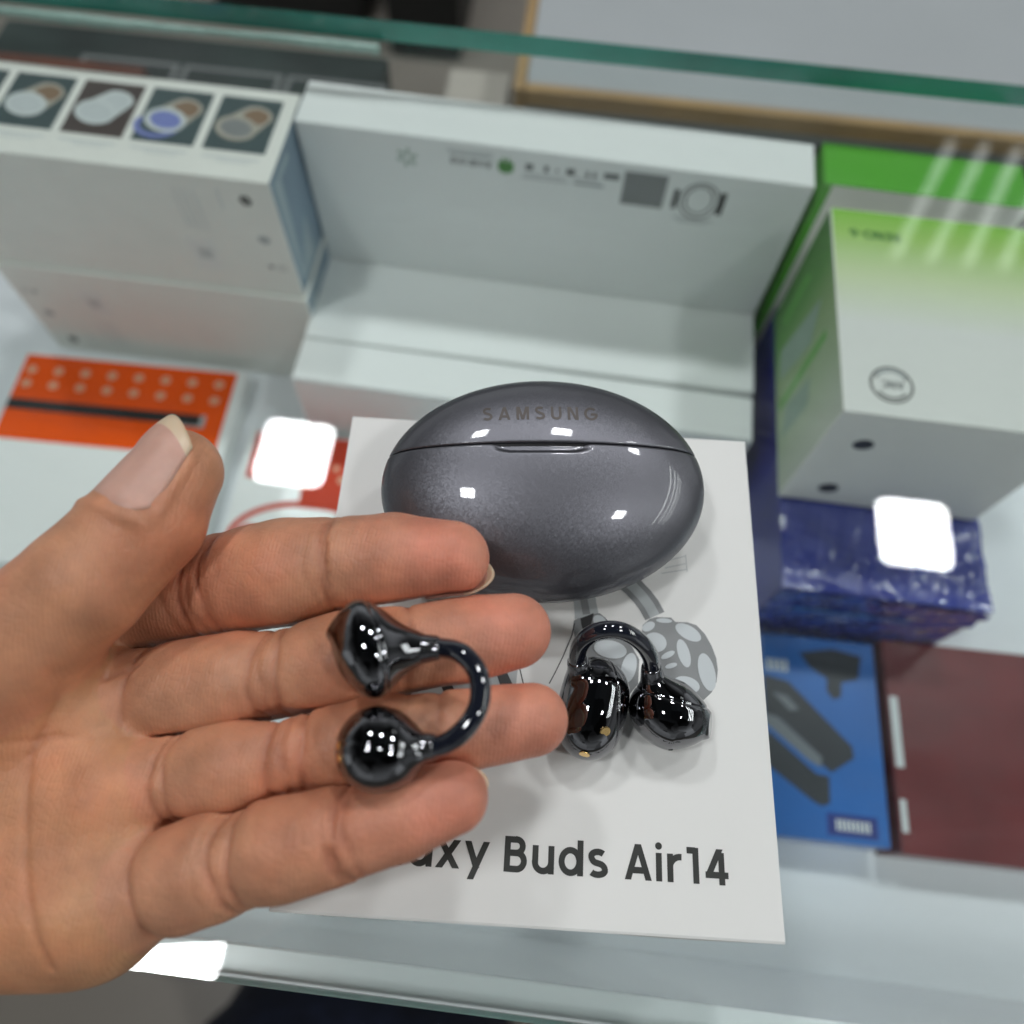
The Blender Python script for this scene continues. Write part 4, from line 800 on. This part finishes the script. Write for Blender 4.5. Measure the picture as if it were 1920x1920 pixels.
# finger coordinates of every vertex, for creases and tone
tone = np.tile(np.array((0.58, 0.262, 0.140)), (len(V), 1)); best = np.full(len(V), 1e9); disp = np.zeros(len(V))
CRE = {'index': [(-31.7, .70), (-55.8, .65), (-51.6, .7), (-53.6, .3), (-33.6, .2), (-58.5, .2)], 'middle': [(-17.2, .5), (-40.4, .7), (-36.6, .75), (-38.6, .3), (-42.6, .2), (-61.5, .6)], 'ring': [(-10.6, .5), (-34.8, .7), (-30.2, .7), (-32.4, .35), (-28.4, .2), (-52.4, .6), (-50.4, .5)],
       'pinky': [(-21.8, .8), (-20.0, .4), (-38.6, .7), (-36.2, .7), (-40.4, .25), (-50.5, .6)], 'thumb': []}
INFO = {}
for nm, sp in FING.items():
    P = np.array([q[:3] for q in sp]); s0 = 0; sbest = np.zeros(len(V)); db = np.full(len(V), 1e9); rad = np.zeros((len(V), 3)); xs_ = np.zeros(len(V)); tang = np.zeros((len(V), 3))
    Ltot = np.linalg.norm(np.diff(P, axis=0), axis=1).sum()
    for i in range(len(P) - 1):
        dv = P[i + 1] - P[i]; L = np.linalg.norm(dv); t = ((V - P[i]) @ dv) / L ** 2
        if i < len(P) - 2: t = np.clip(t, 0, 1)
        else: t = np.maximum(t, 0)
        pr = P[i] + np.clip(t, 0, 1)[:, None] * dv; rr = sp[i][3] + (sp[i + 1][3] - sp[i][3]) * np.clip(t, 0, 1); dd = np.linalg.norm(V - pr, axis=1) - rr; b_ = dd < db
        db[b_] = dd[b_]; sbest[b_] = (s0 + t * L)[b_]; rad[b_] = (V - pr)[b_]; xs_[b_] = (P[i][0] + t * dv[0])[b_]; tang[b_] = dv / L; s0 += L
    mine = (db < best) & (db < 2.0); best = np.where(db < best, db, best)
    pal = unit((0.0, .12, 1.0)) if nm != 'thumb' else unit((.75, -.3, -.6))
    pv = pal - (tang @ pal)[:, None] * tang; pv /= np.linalg.norm(pv, axis=1)[:, None]; side = np.cross(tang, pv)
    ang = np.arctan2((rad * side).sum(1), (rad * pv).sum(1)); wpal = np.clip((2.1 - np.abs(ang)) / .8, 0, 1)
    for x0, dp in CRE[nm]:
        jj = np.sin(ang * 2.3 + x0) * .35 + np.sin(ang * 5 + 2 * x0) * .12
        c0 = x0 + (.9 if nm in ('pinky',) else .5) * ang ** 2 * .35 - .8 * ang + jj
        e = (xs_ - c0); disp -= np.where(mine, np.clip((1.8 - db) / 1.4, 0, 1) * wpal * dp * (np.exp(-(e / .36) ** 2) * (.75 + .25 * np.sin(ang * 7 + x0)) + .5 * np.exp(-(e / 1.4) ** 2)), 0)
    # soft pads between the creases
    cx = sorted(x for x, dp in CRE[nm] if dp > .35)
    for a_, b2 in zip(cx[:-1], cx[1:]):
        if b2 - a_ > 9: u = np.clip((xs_ - a_) / (b2 - a_), 0, 1); disp += np.where(mine & (xs_ > a_) & (xs_ < b2), np.clip((1.8 - db) / 1.4, 0, 1) * (.25 + .5 * wpal) * np.sin(np.pi * u), 0)
    # tone: flushed pads
    tipw = np.clip((sbest - (Ltot - 20)) / 16, 0, 1); flush = np.array((0.66, 0.255, 0.18)); amb = np.array((0.56, 0.275, 0.165))
    tn = amb + (flush - amb) * tipw[:, None]
    if nm == 'thumb': tn = np.tile(np.array((0.55, 0.265, 0.15)), (len(V), 1))
    mid = .5 + .5 * np.sin(sbest * .26 + len(nm)); tn = tn * (1 + .05 * (mid - .5))[:, None]
    wm = np.clip((2.0 - db) / 3.0, 0, 1) * mine; tone = tone * (1 - wm[:, None]) + tn * wm[:, None]
    INFO[nm] = P
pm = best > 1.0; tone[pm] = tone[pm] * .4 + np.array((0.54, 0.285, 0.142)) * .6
# palm lines
def poly_d(pts):
    d_ = np.full(len(V), 1e9); pts = np.array(pts, float)
    for a_, b2 in zip(pts[:-1], pts[1:]):
        dv = b2 - a_; t = np.clip(((V[:, :2] - a_) @ dv) / (dv @ dv), 0, 1); d_ = np.minimum(d_, np.linalg.norm(V[:, :2] - a_ - t[:, None] * dv, axis=1))
    return d_
up_ = np.clip(N[:, 2] * 2, 0, 1)
for pts, dp in (([(-62, 25), (-70, 20), (-74, 8), (-70, -6), (-62, -20)], .5), ([(-92, 34), (-84, 22), (-90, 6), (-104, -6)], .6), ([(-66, 12), (-71, 11.5), (-78, 9)], .3)):
    disp -= up_ * dp * np.exp(-(poly_d(pts) / .55) ** 2)
# raised fold of skin round the thumbnail
_P = INFO['thumb']; _a = unit(_P[-1] - _P[-2]); _d = np.array((-.50, .25, .83)); _d = unit(_d - (_d @ _a) * _a); _s = np.cross(_a, _d); _q = V - _P[-1]
_x = _q @ _a; _th = np.arctan2(_q @ _s, _q @ _d); _r = np.linalg.norm(_q - _x[:, None] * _a, axis=1); _near = (np.linalg.norm(_q, axis=1) < 22) & (_r < 12)
_fold = np.exp(-((np.abs(_th) - 1.2) * 8 / .9) ** 2) * np.clip((_x + 11.5) / 2, 0, 1) * np.clip((5 - _x) / 3, 0, 1); _fold = np.maximum(_fold, np.exp(-((_x + 11.6 + 1.2 * _th ** 2 * 0) / 1.0) ** 2) * np.clip((1.25 - np.abs(_th)) / .3, 0, 1))
disp += np.where(_near, .5 * _fold, 0)
V = relax(V + N * disp[:, None], Q, 1, .3)
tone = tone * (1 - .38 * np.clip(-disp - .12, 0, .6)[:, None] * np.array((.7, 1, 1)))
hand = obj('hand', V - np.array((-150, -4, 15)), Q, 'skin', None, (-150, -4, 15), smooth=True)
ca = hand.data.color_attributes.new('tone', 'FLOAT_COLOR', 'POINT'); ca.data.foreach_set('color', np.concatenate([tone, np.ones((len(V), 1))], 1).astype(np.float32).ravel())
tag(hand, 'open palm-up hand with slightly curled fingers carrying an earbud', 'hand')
def nail(nm, dors, length, wid, ext):
    P = INFO[nm]; r = FING[nm][-1][3]; a = unit(P[-1] - P[-2]); dr = unit(np.array(dors) - (np.array(dors) @ a) * a); sd = np.cross(a, dr); v = []; f = []; nu, nv = 20, 22; mi = []
    O = np.array((-150, -4, 15)); r0 = FING[nm][-2][3]; seg = np.linalg.norm(P[-1] - P[-2])
    for j in range(nv + 1):
        t = j / nv; s_ = -length + t * (length + r + ext)
        for i in range(nu + 1):
            u = -1 + 2 * i / nu; ss = s_ - (1.8 + r * .35) * u * u * t
            k = min(max(-ss / seg, 0), 1); rl = r + (r0 - r) * k; th = u * wid * (math.sqrt(1 - (1 - t / .3) ** 2) * .75 + .25 if t < .3 else 1)
            drop = 1.0 if s_ < 0 else 1.0 - .22 * (max(ss, 0) / (r + ext)) ** 2
            v.append(tuple(P[-1] + a * ss + (rl + (.38 if nm == 'thumb' else .15) - .5 * max(0, 1 - t / .12)) * drop * (math.cos(th) * dr + math.sin(th) * sd) - O))
    for j in range(nv):
        for i in range(nu): f.append([j * (nu + 1) + i, j * (nu + 1) + i + 1, (j + 1) * (nu + 1) + i + 1, (j + 1) * (nu + 1) + i]); mi.append(1 if j >= nv - (3 if nm == 'thumb' else 2) else 0)
    o_ = obj('fingernail', v, f, ['nail', 'nail_edge'], hand, smooth=True, mi=mi)
    sm = o_.modifiers.new('thickness', 'SOLIDIFY'); sm.thickness = .0004; sm.offset = -1
    return o_
nail('index', (0, -.25, -1), 6, .85, .35); nail('middle', (0, -.1, -1), 6, .85, .3); nail('ring', (0, -.1, -1), 6, .85, .3); nail('pinky', (0, .3, -1), 5, .85, .2)
nail('thumb', (-.50, .25, .83), 11.5, 1.12, .2)
